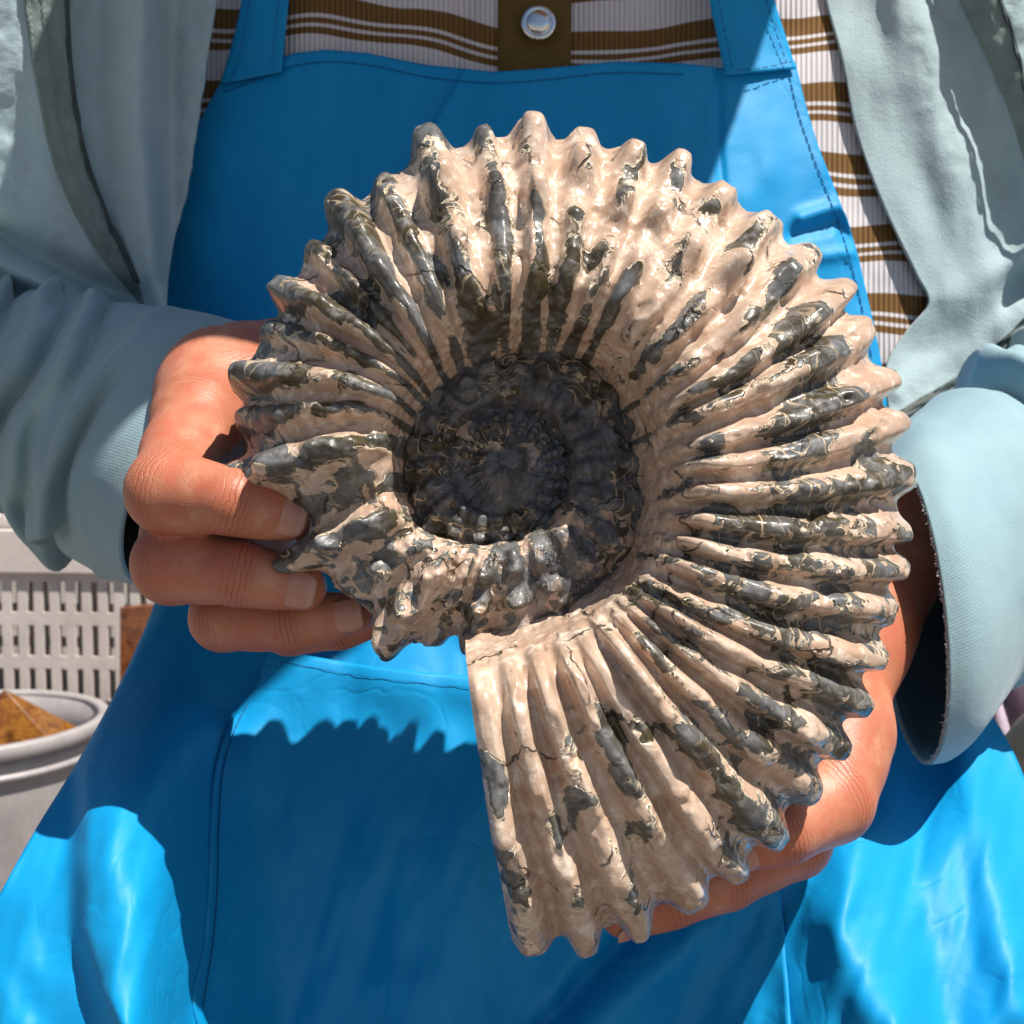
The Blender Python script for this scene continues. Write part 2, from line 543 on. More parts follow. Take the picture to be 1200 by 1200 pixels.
PROF = np.array([(-0.10, -0.10), (-0.045, 0.18), (-0.01, 0.42), (0.025, 0.68), (0.085, 0.90), (0.18, 1.0), (0.32, 0.985), (0.48, 0.90), (0.64, 0.765), (0.79, 0.585), (0.90, 0.385), (0.97, 0.19), (1.0, 0.0)])


def profile(n_front, n_back):
    seg = np.r_[0, np.cumsum(np.hypot(np.diff(PROF[:, 0]), np.diff(PROF[:, 1]) * 0.42))]
    seg /= seg[-1]
    s = np.linspace(0, 1, n_front)
    tabx = [(a, b) for a, b in zip(seg, PROF[:, 0])]
    tabz = [(a, b) for a, b in zip(seg, PROF[:, 1])]
    r, z = smooth_tab(s, tabx), smooth_tab(s, tabz)
    sb = np.linspace(1, 0, n_back)[1:]
    return np.r_[r, smooth_tab(sb, tabx)], np.r_[z, -smooth_tab(sb, tabz)], np.r_[s, 2 - sb]


def whorl(name, t0, t1, nt, n_front, n_back, parent, cap):
    rf, zf, s = profile(n_front, n_back)
    # denser where ribs are, so distribute angles evenly in rib index
    idx0 = np.interp(t0, TIPS, np.arange(n_rib)) if t0 > TIPS[0] else (t0 - TIPS[0]) / (TIPS[1] - TIPS[0])
    idx1 = np.interp(t1, TIPS, np.arange(n_rib))
    idx = np.linspace(idx0, idx1, nt)
    t = np.where(idx < 0, TIPS[0] + idx * (TIPS[1] - TIPS[0]), np.interp(idx, np.arange(n_rib), TIPS))
    T, RF = np.meshgrid(t, rf, indexing='ij')
    I, S = np.meshgrid(idx, s, indexing='ij')
    ZF = np.broadcast_to(zf, T.shape)
    rfc = np.clip(RF, 0, 1)
    lag = smooth_tab(T, LAG)
    A = T + lag * (1 - rfc) ** 1.2
    # the sawn mouth is a straight cut: bend the first few degrees onto that line
    if t0 < -80:
        lam = np.linspace(-0.5, 1.3, 400)
        lx_, ly_ = -40 + 55 * lam, -215 - 345 * lam
        rr_, aa_ = np.hypot(lx_, ly_), np.degrees(np.arctan2(ly_, lx_))
        o_ = np.argsort(rr_)
        rpx = (smooth_tab(A, R_IN) + (smooth_tab(A, R_OUT) - 16 - smooth_tab(A, R_IN)) * RF)
        cut = np.interp(rpx[0], rr_[o_], aa_[o_])
        A = A + (cut - A[0])[None, :] * (1 - sstep(0, 14, T - T[0, 0]))
    ro, ri = smooth_tab(A, R_OUT) * PXM, smooth_tab(A, R_IN) * PXM
    h = ro - ri
    b = h * np.interp(T, [-101, -60, 0, 90, 200, 265, 300, 400, 1000], [0.43, 0.46, 0.50, 0.54, 0.54, 0.50, 0.42, 0.31, 0.34])
    inn = sstep(240, 300, T)
    # rib crest shape
    k = np.round(I).astype(int)
    k = np.clip(k, 0, n_rib - 1)
    ph = I - k
    wob = (fbm(np.stack([I * 0.9, rfc * 4.0, 0 * I], -1), 1.0, 5, 2) - 0.5) * 0.55 * rfc
    crest = (0.5 + 0.5 * np.cos(2 * np.pi * np.clip(ph + wob * 0.5, -0.5, 0.5))) ** WIDE[k]
    crest = 0.35 * crest + 0.65 * sstep(0.06, 0.90, crest)
    amp_s = np.interp(rfc, [0, 0.06, 0.16, 0.3, 0.5, 0.85, 1.0], [0.0, 0.15, 0.48, 0.78, 1.02, 1.0, 0.80])
    amp_s = np.where(ZF < -0.02, np.interp(rfc, [0, 0.4, 1], [0, 0.5, 1.0]), amp_s)
    amp = AMP[k] * amp_s * np.interp(T, [-100, -60, 0, 90, 150, 200, 240, 270, 300, 1000], [5.0, 5.2, 5.1, 4.8, 5.2, 5.0, 4.4, 3.2, 1.9, 1.1]) * 1e-3
    # rows of low nodes along each rib, and swollen bullae by the umbilicus on alternate ribs
    node = 1 + np.interp(T, [-90, 20, 45, 95, 120, 300], [0.18, 0.2, 0.55, 0.55, 0.25, 0.3]) * np.sin(rfc * (19 + 5 * hash3(k, k, k, 3)) + 6.28 * hash3(k, k * 0, k, 9)) * sstep(0.25, 0.5, rfc)
    tub = np.exp(-((rfc - 0.93) / 0.07) ** 2) * 0.16
    bulla = np.exp(-((rfc - 0.17) / 0.085) ** 2) * np.where(hash3(k, k, k * 0, 21) > 0.35, 1.0, 0.2) * np.interp(T, [-100, -20, 40, 90, 140, 200, 300], [4.2, 3.6, 2.6, 1.2, 1.6, 2.4, 1.2]) * 1e-3
    brk = 0.70 + 0.60 * fbm(np.stack([I * 1.0 + 0.2, rfc * 7.0, 0 * I + 3.0], -1), 1.0, 51, 2)
    low = sstep(182, 200, T) * (1 - sstep(300, 340, T))      # the last visible part of the older whorl carries knobs, not ribs
    knob = 0.25 + 1.05 * (np.exp(-((rfc - 0.30) / 0.09) ** 2) + np.exp(-((rfc - 0.60) / 0.09) ** 2) + np.exp(-((rfc - 0.93) / 0.10) ** 2))
    amp = amp * (1 - low + low * knob)
    dispv = crest * (amp * (node + tub) * brk + bulla)
    base_in = 0.0036 * np.interp(T, [-100, 200, 300, 1000], [1, 1.05, 0.55, 0.35])
    roB = ro - base_in
    rad = ri + (roB - ri) * RF
    z = b * ZF
    # section normals
    dr = np.gradient(rad, axis=1); dz = np.gradient(z, axis=1)
    ln = np.hypot(dr, dz) + 1e-9
    nr, nz = -dz / ln, dr / ln
    flip = np.where(nr[:, n_front - 1:n_front] < 0, -1, 1)
    nr, nz = nr * flip, nz * flip
    P3 = np.stack([rad * np.cos(np.radians(A)), rad * np.sin(np.radians(A)), z + T * 3e-5], -1)
    lump = (fbm(P3, 110, 2, 3) - 0.5) * 0.0013 + (fbm(P3, 420, 8, 2) - 0.5) * 0.0007
    lump = lump * (1 + 0.2 * inn + 1.4 * sstep(190, 215, T) * (1 - inn))
    pit = np.maximum(0, fbm(P3, 240, 31, 2) - 0.62) * -0.010 * (0.5 + 0.2 * inn)
    dispv = dispv + lump + pit
    rad2, z2 = rad + nr * dispv, z + nz * dispv
    th = np.radians(A)
    X, Y = rad2 * np.cos(th), rad2 * np.sin(th)
    W = F_ORG + X[..., None] * F_X + Y[..., None] * F_Y + z2[..., None] * F_Z
    zone = np.zeros_like(T)
    cols = [smooth_tab(T, ZONE, c) for c in range(1, 6)]
    q = rfc * 4
    for c in range(5):
        zone += cols[c] * np.clip(1 - np.abs(q - c), 0, 1)
    nvv, nuu = T.shape
    quads = grid_quads(nvv, nuu)[:, ::-1]
    verts = W.reshape(-1, 3)
    uvs = np.stack([(RF * h / 0.010).ravel() * 1.0, I.ravel()], -1)
    attrs = {'zone': zone.ravel(), 'rib': crest.ravel(), 'inner': inn.ravel(), 'crestw': np.interp(T, [-100, -50, -30, 20, 45, 90, 105, 200, 240], [0.26, 0.18, 0.10, 0.12, 0.28, 0.30, 0.44, 0.44, 0.2]).ravel(), 'fine': (0.06 + 0.94 * sstep(185, 215, T) * (1 - sstep(420, 500, T)) + 0.5 * sstep(-70, -45, T) * (1 - sstep(0, 25, T))).ravel()}
    return mesh_obj(name, verts - F_ORG, quads, FOSSIL, parent, uvs, attrs), W


fossil = bpy.data.objects.new('ammonite_fossil', None)
COL.objects.link(fossil)
fossil.location = F_ORG
tag(fossil, 'large ribbed beige and grey polished ammonite held in two hands', 'fossil')
_, W1 = whorl('outer_whorl', -88.5, 272, 1300, 150, 44, fossil, True)
_, W2 = whorl('inner_whorl', 272, 985, 640, 70, 14, fossil, False)
# dark matrix plugging the innermost coils
cr_, ca_ = np.meshgrid(np.linspace(0, 1, 30), np.linspace(0, 2 * np.pi, 90, endpoint=False), indexing='ij')
cX, cY = cr_ * 112 * PXM * np.cos(ca_), cr_ * 112 * PXM * np.sin(ca_)
cZ = 0.0030 - 0.0060 * cr_ ** 2 + 0.0022 * np.exp(-(cr_ / 0.25) ** 4) + (fbm(np.stack([cX, cY, 0 * cX], -1), 260, 77, 3) - 0.5) * 0.0022
mesh_obj('core', (cX[..., None] * F_X + cY[..., None] * F_Y + cZ[..., None] * F_Z).reshape(-1, 3), grid_quads(*cr_.shape, True)[:, ::-1], FOSSIL, fossil,
         np.stack([cX * 100, cY * 100], -1).reshape(-1, 2), {'zone': np.full(cr_.size, .85), 'crestw': np.zeros(cr_.size), 'fine': np.zeros(cr_.size), 'rib': np.zeros(cr_.size), 'inner': np.ones(cr_.size)})
# sawn flat mouth face closing the last whorl
rim = W1[0]
cc = rim.mean(0)
rows = [cc + (rim - cc) * f for f in np.linspace(1.0, 0.02, 14)]
apv = np.array(rows)
nr_, nc_ = apv.shape[:2]
mesh_obj('mouth_face', apv.reshape(-1, 3) - F_ORG, grid_quads(nr_, nc_, True), FOSSIL, fossil,
         np.stack(np.meshgrid(np.linspace(0, 6, nr_), np.linspace(0, 4, nc_), indexing='ij'), -1).reshape(-1, 2),
         {'zone': np.full(nr_ * nc_, .62), 'rib': np.zeros(nr_ * nc_), 'inner': np.full(nr_ * nc_, .3)}, smooth=False)


# ------------------------------------------------------------------ implicit surfaces for the body
def cone_capsule(X, a, b, ra, rb):
    a = np.asarray(a); b = np.asarray(b)
    ab = b - a
    t = np.clip(((X - a) @ ab) / (ab @ ab), 0, 1)
    d = X - (a + t[..., None] * ab)
    return np.sqrt((d * d).sum(-1)) - (ra + (rb - ra) * t)


def smin(a, b, k):
    h = np.clip(0.5 + 0.5 * (b - a) / k, 0, 1)
    return b + (a - b) * h - k * h * (1 - h)


def surface_nets(F, org, vox):
    ins = F < 0
    nx, ny, nz = F.shape
    c = np.zeros((nx - 1, ny - 1, nz - 1), np.uint8)
    for a in (0, 1):
        for b in (0, 1):
            for d in (0, 1):
                c += ins[a:nx - 1 + a, b:ny - 1 + b, d:nz - 1 + d]
    act = (c > 0) & (c < 8)
    ci = np.argwhere(act)
    index = np.full(act.shape, -1, np.int64)
    index[act] = np.arange(len(ci))
    corners = [(a, b, d) for a in (0, 1) for b in (0, 1) for d in (0, 1)]
    val = {k: F[ci[:, 0] + k[0], ci[:, 1] + k[1], ci[:, 2] + k[2]] for k in corners}
    acc = np.zeros((len(ci), 3)); cnt = np.zeros(len(ci))
    for k in corners:
        for ax in range(3):
            if k[ax] == 0:
                k2 = tuple(1 if i == ax else k[i] for i in range(3))
                v0, v1 = val[k], val[k2]
                cr = (v0 < 0) != (v1 < 0)
                t = np.where(cr, v0 / np.where(v0 - v1 == 0, 1, v0 - v1), 0)
                p = np.tile(np.array(k, float), (len(ci), 1))
                p[:, ax] = t
                acc[cr] += p[cr]; cnt[cr] += 1
    verts = org + (ci + acc / np.maximum(cnt, 1)[:, None]) * vox
    quads = []
    for ax in range(3):
        u, v = [(1, 2), (2, 0), (0, 1)][ax]
        s0 = [slice(None)] * 3; s1 = [slice(None)] * 3
        s0[ax] = slice(0, -1); s1[ax] = slice(1, None)
        a0, a1 = ins[tuple(s0)], ins[tuple(s1)]
        e = np.argwhere(a0 != a1)
        e = e[(e[:, u] > 0) & (e[:, v] > 0) & (e[:, u] < F.shape[u] - 1) & (e[:, v] < F.shape[v] - 1)]
        flip = a0[e[:, 0], e[:, 1], e[:, 2]]
        q = []
        for du, dv in ((-1, -1), (0, -1), (0, 0), (-1, 0)):
            g = e.copy(); g[:, u] += du; g[:, v] += dv
            q.append(index[g[:, 0], g[:, 1], g[:, 2]])
        q = np.stack(q, -1)
        q = np.where(flip[:, None], q, q[:, ::-1])
        quads.append(q)
    return verts, np.concatenate(quads)


def grid_pts(lo, hi, vox):
    lo = np.asarray(lo); hi = np.asarray(hi)
    n = np.ceil((hi - lo) / vox).astype(int) + 1
    ax = [lo[i] + np.arange(n[i]) * vox for i in range(3)]
    return np.stack(np.meshgrid(*ax, indexing='ij'), -1), lo


def relax(verts, quads, it=2, lam=0.5):
    v = verts.copy()
    n = len(v)
    e = np.concatenate([quads[:, [0, 1]], quads[:, [1, 2]], quads[:, [2, 3]], quads[:, [3, 0]]])
    for _ in range(it):
        s = np.zeros_like(v); c = np.zeros(n)
        for a, b in ((0, 1), (1, 0)):
            np.add.at(s, e[:, a], v[e[:, b]])
            np.add.at(c, e[:, a], 1)
        v = v + lam * (s / np.maximum(c, 1)[:, None] - v)
    return v


def pt(x, y, d):
    return P(np.array(float(x)), np.array(float(y)), np.array(float(d)))


def build_hand(palm, digits, vox=0.001, kpalm=0.010):
    """palm: list of ((x,y,d,r),(x,y,d,r)); digits: lists of joints (x,y,d,r)"""
    allp = [j for c in palm for j in c] + [j for c in digits for j in c]
    pts = np.array([pt(*j[:3]) for j in allp]); rad = np.array([j[3] for j in allp])
    lo = (pts - rad[:, None]).min(0) - 0.004; hi = (pts + rad[:, None]).max(0) + 0.004
    X, org = grid_pts(lo, hi, vox)
    X = X.astype(np.float32)
    Fp = None
    for a, b in palm:
        d = cone_capsule(X, pt(*a[:3]).astype(np.float32), pt(*b[:3]).astype(np.float32), a[3], b[3])
        Fp = d if Fp is None else smin(Fp, d, 0.012)
    F = Fp
    fl = []
    for ch in digits:
        fd = None
        full = [ch[0]]
        for a, b in zip(ch[:-1], ch[1:]):     # slightly waisted bones between the joints
            full += [tuple((a[i] + b[i]) / 2 * (0.94 if i == 3 else 1.0) for i in range(4)), b]
        for a, b in zip(full[:-1], full[1:]):
            d = cone_capsule(X, pt(*a[:3]).astype(np.float32), pt(*b[:3]).astype(np.float32), a[3], b[3])
            fd = d if fd is None else smin(fd, d, 0.004)
        fl.append(fd)
    U = fl[0]
    for f in fl[1:]:
        U = smin(U, f, 0.0016)
    F = smin(Fp, U, kpalm)
    v, q = surface_nets(F, org, vox)
    v = relax(v, q, 3, 0.5)
    jx = np.zeros(len(v)); jw = np.zeros(len(v))
    for ch in digits:
        for i in range(1, len(ch) - 1):
            o = pt(*ch[i][:3]); a = pt(*ch[i + 1][:3]) - pt(*ch[i - 1][:3])
            if i < len(ch) - 1:
                a = pt(*ch[i + 1][:3]) - o
            a = a / np.linalg.norm(a)
            x = (v - o) @ a
            dist = np.linalg.norm(v - o, axis=1)
            w = np.exp(-(x / 0.0042) ** 2) * np.clip(1 - (dist - ch[i][3] * 1.15) / 0.004, 0, 1)
            m = w > jw
            jw = np.where(m, w, jw); jx = np.where(m, x * 1000.0, jx)
    return v, q, jx, jw


def nail(chain, frac, face, length, width, parent):
    """curved nail plate on the last bone of a finger, facing 'face' (camera axes)"""
    a, b = chain[-2], chain[-1]
    pa, pb = pt(*a[:3]), pt(*b[:3])
    ax = pb - pa
    rad = a[3] + (b[3] - a[3]) * frac
    ax /= np.linalg.norm(ax)
    f = face[0] * RT + face[1] * UP - face[2] * FWD
    f = f - ax * (f @ ax)
    f /= np.linalg.norm(f)
    sd = np.cross(f, ax)
    c = pa + (pb - pa) * frac + f * (rad + 0.0002)
    nu, nv = 15, 17
    u = np.linspace(-1, 1, nu); vv = np.linspace(-1, 1, nv)
    V, Uu = np.meshgrid(vv, u, indexing='ij')
    hw = np.where(V > 0, (1 - 0.55 * np.abs(V) ** 4.5), (1 - 0.35 * np.abs(V) ** 3)) * width / 2
    R = width * 0.62
    a = Uu * hw / R
    pos = c + (V * length / 2)[..., None] * ax + (np.sin(a) * R)[..., None] * sd + ((np.cos(a) - 1) * R - 0.0006 * V ** 2)[..., None] * f
    o = mesh_obj('fingernail', pos.reshape(-1, 3), grid_quads(nv, nu), NAIL, parent, None, {'tip': ((V + 1) / 2).ravel()})
    solid(o, 0.0006, 0.0)
    return o


# ------------------------------------------------------------------ the person's body (one mesh)
DM = -0.0
left_palm = [((330, 455, .40, .021), (262, 462, .372, .0165)),
             ((330, 470, .41, .022), (262, 520, .375, .016)),
             ((330, 500, .41, .020), (285, 600, .378, .014)),
             ((262, 462, .372, .0165), (285, 600, .378, .014)),
             ((330, 470, .41, .022), (180, 520, .50, .026))]
left_digits = [
    [(262, 455, .372, .0150), (234, 490, .350, .0130), (198, 576, .318, .0106), (275, 588, .3085, .0080), (340, 607, .3125, .0060)],
    [(270, 510, .378, .0145), (222, 590, .356, .0118), (203, 661, .327, .0104), (282, 672, .3155, .0080), (356, 688, .318, .0062)],
    [(285, 580, .380, .0130), (268, 660, .362, .0106), (262, 724, .340, .0088), (340, 731, .331, .0074), (416, 718, .330, .0058)],
    [(300, 620, .382, .0110), (310, 690, .365, .0092), (340, 735, .352, .0076), (400, 730, .347, .0068), (450, 716, .345, .0055)],
    [(290, 440, .385, .0150), (300, 470, .366, .0135), (345, 500, .356, .0110), (410, 515, .352, .0085)],
]
right_palm = [((1070, 600, .43, .022), (998, 745, .390, .0165)),
              ((998, 745, .390, .0165), (963, 880, .362, .0155)),
              ((985, 720, .40, .017), (930, 860, .378, .014)),
              ((1070, 600, .43, .022), (1200, 540, .50, .026))]
right_digits = [
    [(985, 860, .362, .0150), (970, 935, .346, .0125), (915, 968, .334, .0100), (868, 988, .3315, .0070)],
    [(965, 880, .374, .0130), (930, 985, .360, .0105), (850, 1025, .350, .0094), (782, 1050, .344, .0085), (730, 1072, .341, .0064)],
    [(945, 860, .385, .0130), (880, 940, .372, .0105), (800, 990, .364, .0092), (730, 1020, .358, .0075)],
    [(930, 830, .390, .0120), (850, 890, .378, .0100), (770, 930, .370, .0088), (710, 950, .366, .0072)],
    [(930, 800, .392, .0110), (840, 830, .382, .0095), (770, 850, .375, .0080), (720, 860, .371, .0065)],
]
vl, ql, jxl, jwl = build_hand(left_palm, left_digits)
vr, qr, jxr, jwr = build_hand(right_palm, right_digits)

# coarse trunk, arms, legs, neck and head hidden under the clothes or above the picture
HEAD = np.array([0.08, 0.44, 1.12])


def ell(X, c, r):
    k = np.linalg.norm((X - np.asarray(c)) / np.asarray(r), axis=-1)
    return (k - 1) * min(r)


X, org = grid_pts((-0.40, 0.10, -0.01), (0.40, 0.92, 1.30), 0.011)
F = ell(X, (0, .66, .62), (.150, .100, .26))
F = smin(F, ell(X, (0, .66, .50), (.165, .12, .13)), 0.05)
F = smin(F, cone_capsule(X, (-.15, .66, .90), (.15, .66, .90), .058, .058), 0.06)
F = smin(F, cone_capsule(X, (0.005, .65, .90), (0.085, .49, 1.05), .056, .050), 0.03)
for sx, elb, wr in ((-1, pt(-190, 470, .60), pt(190, 520, .49)), (1, pt(1400, 560, .62), pt(1190, 545, .49))):
    F = smin(F, cone_capsule(X, (sx * .17, .66, .90), elb, .048, .038), 0.03)
    F = smin(F, cone_capsule(X, elb, wr, .038, .026), 0.02)
    F = smin(F, cone_capsule(X, (sx * .09, .66, .45), (sx * .10, .30, .42), .075, .052), 0.03)
    F = smin(F, cone_capsule(X, (sx * .10, .30, .42), (sx * .11, .32, .07), .054, .036), 0.02)
    F = smin(F, cone_capsule(X, (sx * .11, .34, .035), (sx * .12, .19, .028), .034, .026), 0.02)
hd = ell(X, HEAD + (0, .012, .02), (.075, .092, .10))
hd = smin(hd, ell(X, HEAD + (0, -.03, -.055), (.055, .055, .06)), 0.03)
hd = smin(hd, cone_capsule(X, HEAD + (0, -.085, .015), HEAD + (0, -.105, -.018), .009, .014), 0.014)
for sx in (-1, 1):
    hd = smin(hd, ell(X, HEAD + (sx * .077, .01, -.005), (.010, .020, .032)), 0.008)
    hd = np.maximum(hd, -ell(X, HEAD + (sx * .031, -.098, .012), (.016, .016, .010)) - 0.004)
F = smin(F, hd, 0.02)
vb, qb = surface_nets(F, org, 0.011)
vb = relax(vb, qb, 2, 0.5)
cz = vb[qb].mean(1)
mi_b = np.where(cz[:, 2] < 0.62, 1, 0) * np.where(np.abs(cz[:, 0]) > 0.26, 0, 1)
mi_b = np.where((cz[:, 2] < 0.58) & (np.abs(cz[:, 0]) < 0.24), 1, 0)
worn = (cz[:, 2] >= 0.58) & (cz[:, 2] < 0.965) & (cz[:, 1] > 0.50)
mi_b = np.where(worn, np.where((np.abs(cz[:, 0]) > 0.10) | (cz[:, 1] > 0.67), 2, 3), mi_b)
V = np.concatenate([vl, vr, vb]); Q = np.concatenate([ql, qr + len(vl), qb + len(vl) + len(vr)])
mi = np.concatenate([np.zeros(len(ql) + len(qr), int), mi_b])
zb = np.zeros(len(vb))
person = mesh_obj('person', V, Q, [SKIN, TROUSERS, LINING, FRAY], None, None,
                  {'joint_x': np.r_[jxl, jxr, zb], 'knuckle': np.r_[jwl, jwr, zb]}, mi)
tag(person, 'seated person in blue apron and pale teal jacket holding the fossil', 'person')
# face details and hair, above the picture
nail(left_digits[0], 0.86, (0.0, 0.05, 1), 0.0108, 0.0105, person)
nail(left_digits[1], 0.86, (0.0, -0.12, 1), 0.0112, 0.0108, person)
nail(left_digits[2], 0.88, (0.0, -0.05, 1), 0.0105, 0.0098, person)
nail(right_digits[0], 0.85, (-0.2, -0.60, 0.75), 0.0112, 0.0108, person)
nail(right_digits[1], 0.95, (-0.1, -0.75, 0.6), 0.0100, 0.0090, person)

Xh, oh = grid_pts(HEAD - 0.14, HEAD + 0.14, 0.006)
Hs = ell(Xh, HEAD + (0, .016, .026), (.083, .098, .106))
Hs = np.maximum(Hs, -ell(Xh, HEAD + (0, -.06, -.04), (.085, .075, .085)))
Hs = np.maximum(Hs, -(Xh[..., 2] - (HEAD[2] - .075)))
hv, hq = surface_nets(Hs, oh, 0.006)
mesh_obj('hair', relax(hv, hq, 1), hq, HAIR, person)
for sx in (-1, 1):
    Xe, oe = grid_pts(HEAD + np.array([sx * .031 - .015, -.10, -.005]), HEAD + np.array([sx * .031 + .015, -.06, .03]), 0.0025)
    ev, eq = surface_nets(ell(Xe, HEAD + (sx * .031, -.082, .012), (.011, .011, .009)), oe, 0.0025)
    mesh_obj('eye', ev, eq, FRAY, person)
Xe, oe = grid_pts(HEAD + np.array([-.03, -.11, -.065]), HEAD + np.array([.03, -.06, -.035]), 0.0025)
ev, eq = surface_nets(ell(Xe, HEAD + (0, -.084, -.05), (.023, .010, .006)), oe, 0.0025)
mesh_obj('lips', ev, eq, FACE, person)

# sun hat added out of view, shaped to throw the shade over the chest
hr, ha = np.meshgrid(np.r_[np.linspace(0.001, .09, 10), np.linspace(.098, .147, 16)], np.linspace(0, 2 * np.pi, 72, endpoint=False), indexing='ij')
hz = np.where(hr < .095, .085 - .02 * (hr / .09) ** 4, 0.0) - np.clip(hr - .098, 0, 1) * 0.30 + 0.008 * np.sin(ha * 3 + 0.6) * np.clip((hr - .1) / .1, 0, 1)
hat = np.stack([HEAD[0] + hr * np.cos(ha), HEAD[1] - .04 + hr * np.sin(ha) * 1.30, HEAD[2] + .068 + hz], -1)
solid(mesh_obj('added_sun_hat', hat.reshape(-1, 3), grid_quads(*hr.shape, True), STRAW, person), 0.003)


# ------------------------------------------------------------------ cloth sheets
def sheet(name, left, right, depth, mat, parent, nu=120, nv=120, thick=0.0012, uvs=None):
    """cloth between two edge polylines; depth(x, y, u, v) gives its distance"""
    def res(pts):
        a = np.array(pts, float)
        s = np.r_[0, np.cumsum(np.hypot(*np.diff(a, axis=0).T))]
        s /= s[-1]
        f = np.linspace(0, 1, nv)
        return smooth_tab(f, list(zip(s, a[:, 0]))), smooth_tab(f, list(zip(s, a[:, 1])))
    lx, ly = res(left); rx, ry = res(right)
    u = np.linspace(0, 1, nu)
    x = lx[:, None] * (1 - u) + rx[:, None] * u
    y = ly[:, None] * (1 - u) + ry[:, None] * u
    U, Vv = np.meshgrid(u, np.linspace(0, 1, nv))
    d = depth(x, y, U, Vv)
    W = P(x, y, d)
    uvv = np.stack([x / 1200.0, 1 - y / 1200.0], -1) if uvs is None else uvs(x, y)
    o = mesh_obj(name, W.reshape(-1, 3), grid_quads(nv, nu)[:, ::-1], mat, parent, uvv.reshape(-1, 2))
    if thick:
        solid(o, thick)
    return o


def nz2(x, y, sc, seed):
    return fbm(np.stack([x, y, 0 * x], -1), sc, seed, 3) - 0.5


# --- shirt
def d_shirt(x, y, u=None, v=None):
    d = 0.522 + ((x - 610) / 600.0) ** 2 * 0.03
    d = d - 0.010 * nz2(x, y * 0.5, 1 / 90.0, 4)
    d = d + ridge(x, y, [(560, -60), (540, 40), (520, 110)], 14, .004)
    return d


STRIPE = [(180, -3), (290, 0), (340, 9), (420, 5), (480, -6), (540, -18), (583, -25), (627, -30), (670, -33), (740, -28), (820, -23), (930, -13), (1200, -13)]
shirt = sheet('shirt', [(200, -120), (190, 460)], [(1140, -120), (1150, 460)], d_shirt, SHIRT, person, 200, 130,
              uvs=lambda x, y: np.stack([x / 1000.0, (y + smooth_tab(x, STRIPE) + 3.0 * np.sin(x / 26.0 + y / 60.0) + 2.0 * np.sin(x / 61.0)) / 82.0], -1))
shirt['label'] = 'white rib knit shirt with brown stripes'
plk = sheet('placket', [(584, -120), (583, 90)], [(671, -120), (669, 90)], lambda x, y, u, v: d_shirt(x, y) - 0.0035 + 0.002 * np.abs(u * 2 - 1) ** 6, PLACKET, shirt, 24, 40)
# domed metal snap on the placket
br, ba = np.meshgrid(np.linspace(0, 1, 14), np.linspace(0, 2 * np.pi, 40, endpoint=False), indexing='ij')
bc = pt(631, 28, 0.5165)
brad = 20.0 * 0.84 * 0.516 / 1200
hz = np.sqrt(np.clip(1 - br ** 2 * 0.98, 0, 1)) * 0.0032 - 0.0012 * np.exp(-((br - 0.72) / 0.1) ** 2)
bw = bc + (br * np.cos(ba) * brad)[..., None] * RT + (br * np.sin(ba) * brad)[..., None] * UP - hz[..., None] * FWD
solid(mesh_obj('button', bw.reshape(-1, 3), grid_quads(*br.shape, True), CHROME, shirt), 0.0006)

# --- apron
BIB_L = [(258, 97), (240, 130), (216, 185), (197, 235), (190, 290), (193, 350), (198, 400), (200, 560), (186, 690), (150, 780), (98, 880), (40, 975), (-20, 1085), (-75, 1200), (-110, 1290)]
BIB_R = [(932, 72), (941, 110), (957, 165), (980, 225), (1000, 280), (1016, 345), (1032, 420), (1050, 560), (1085, 700), (1140, 805), (1182, 870), (1215, 950), (1245, 1060), (1270, 1170), (1290, 1290)]


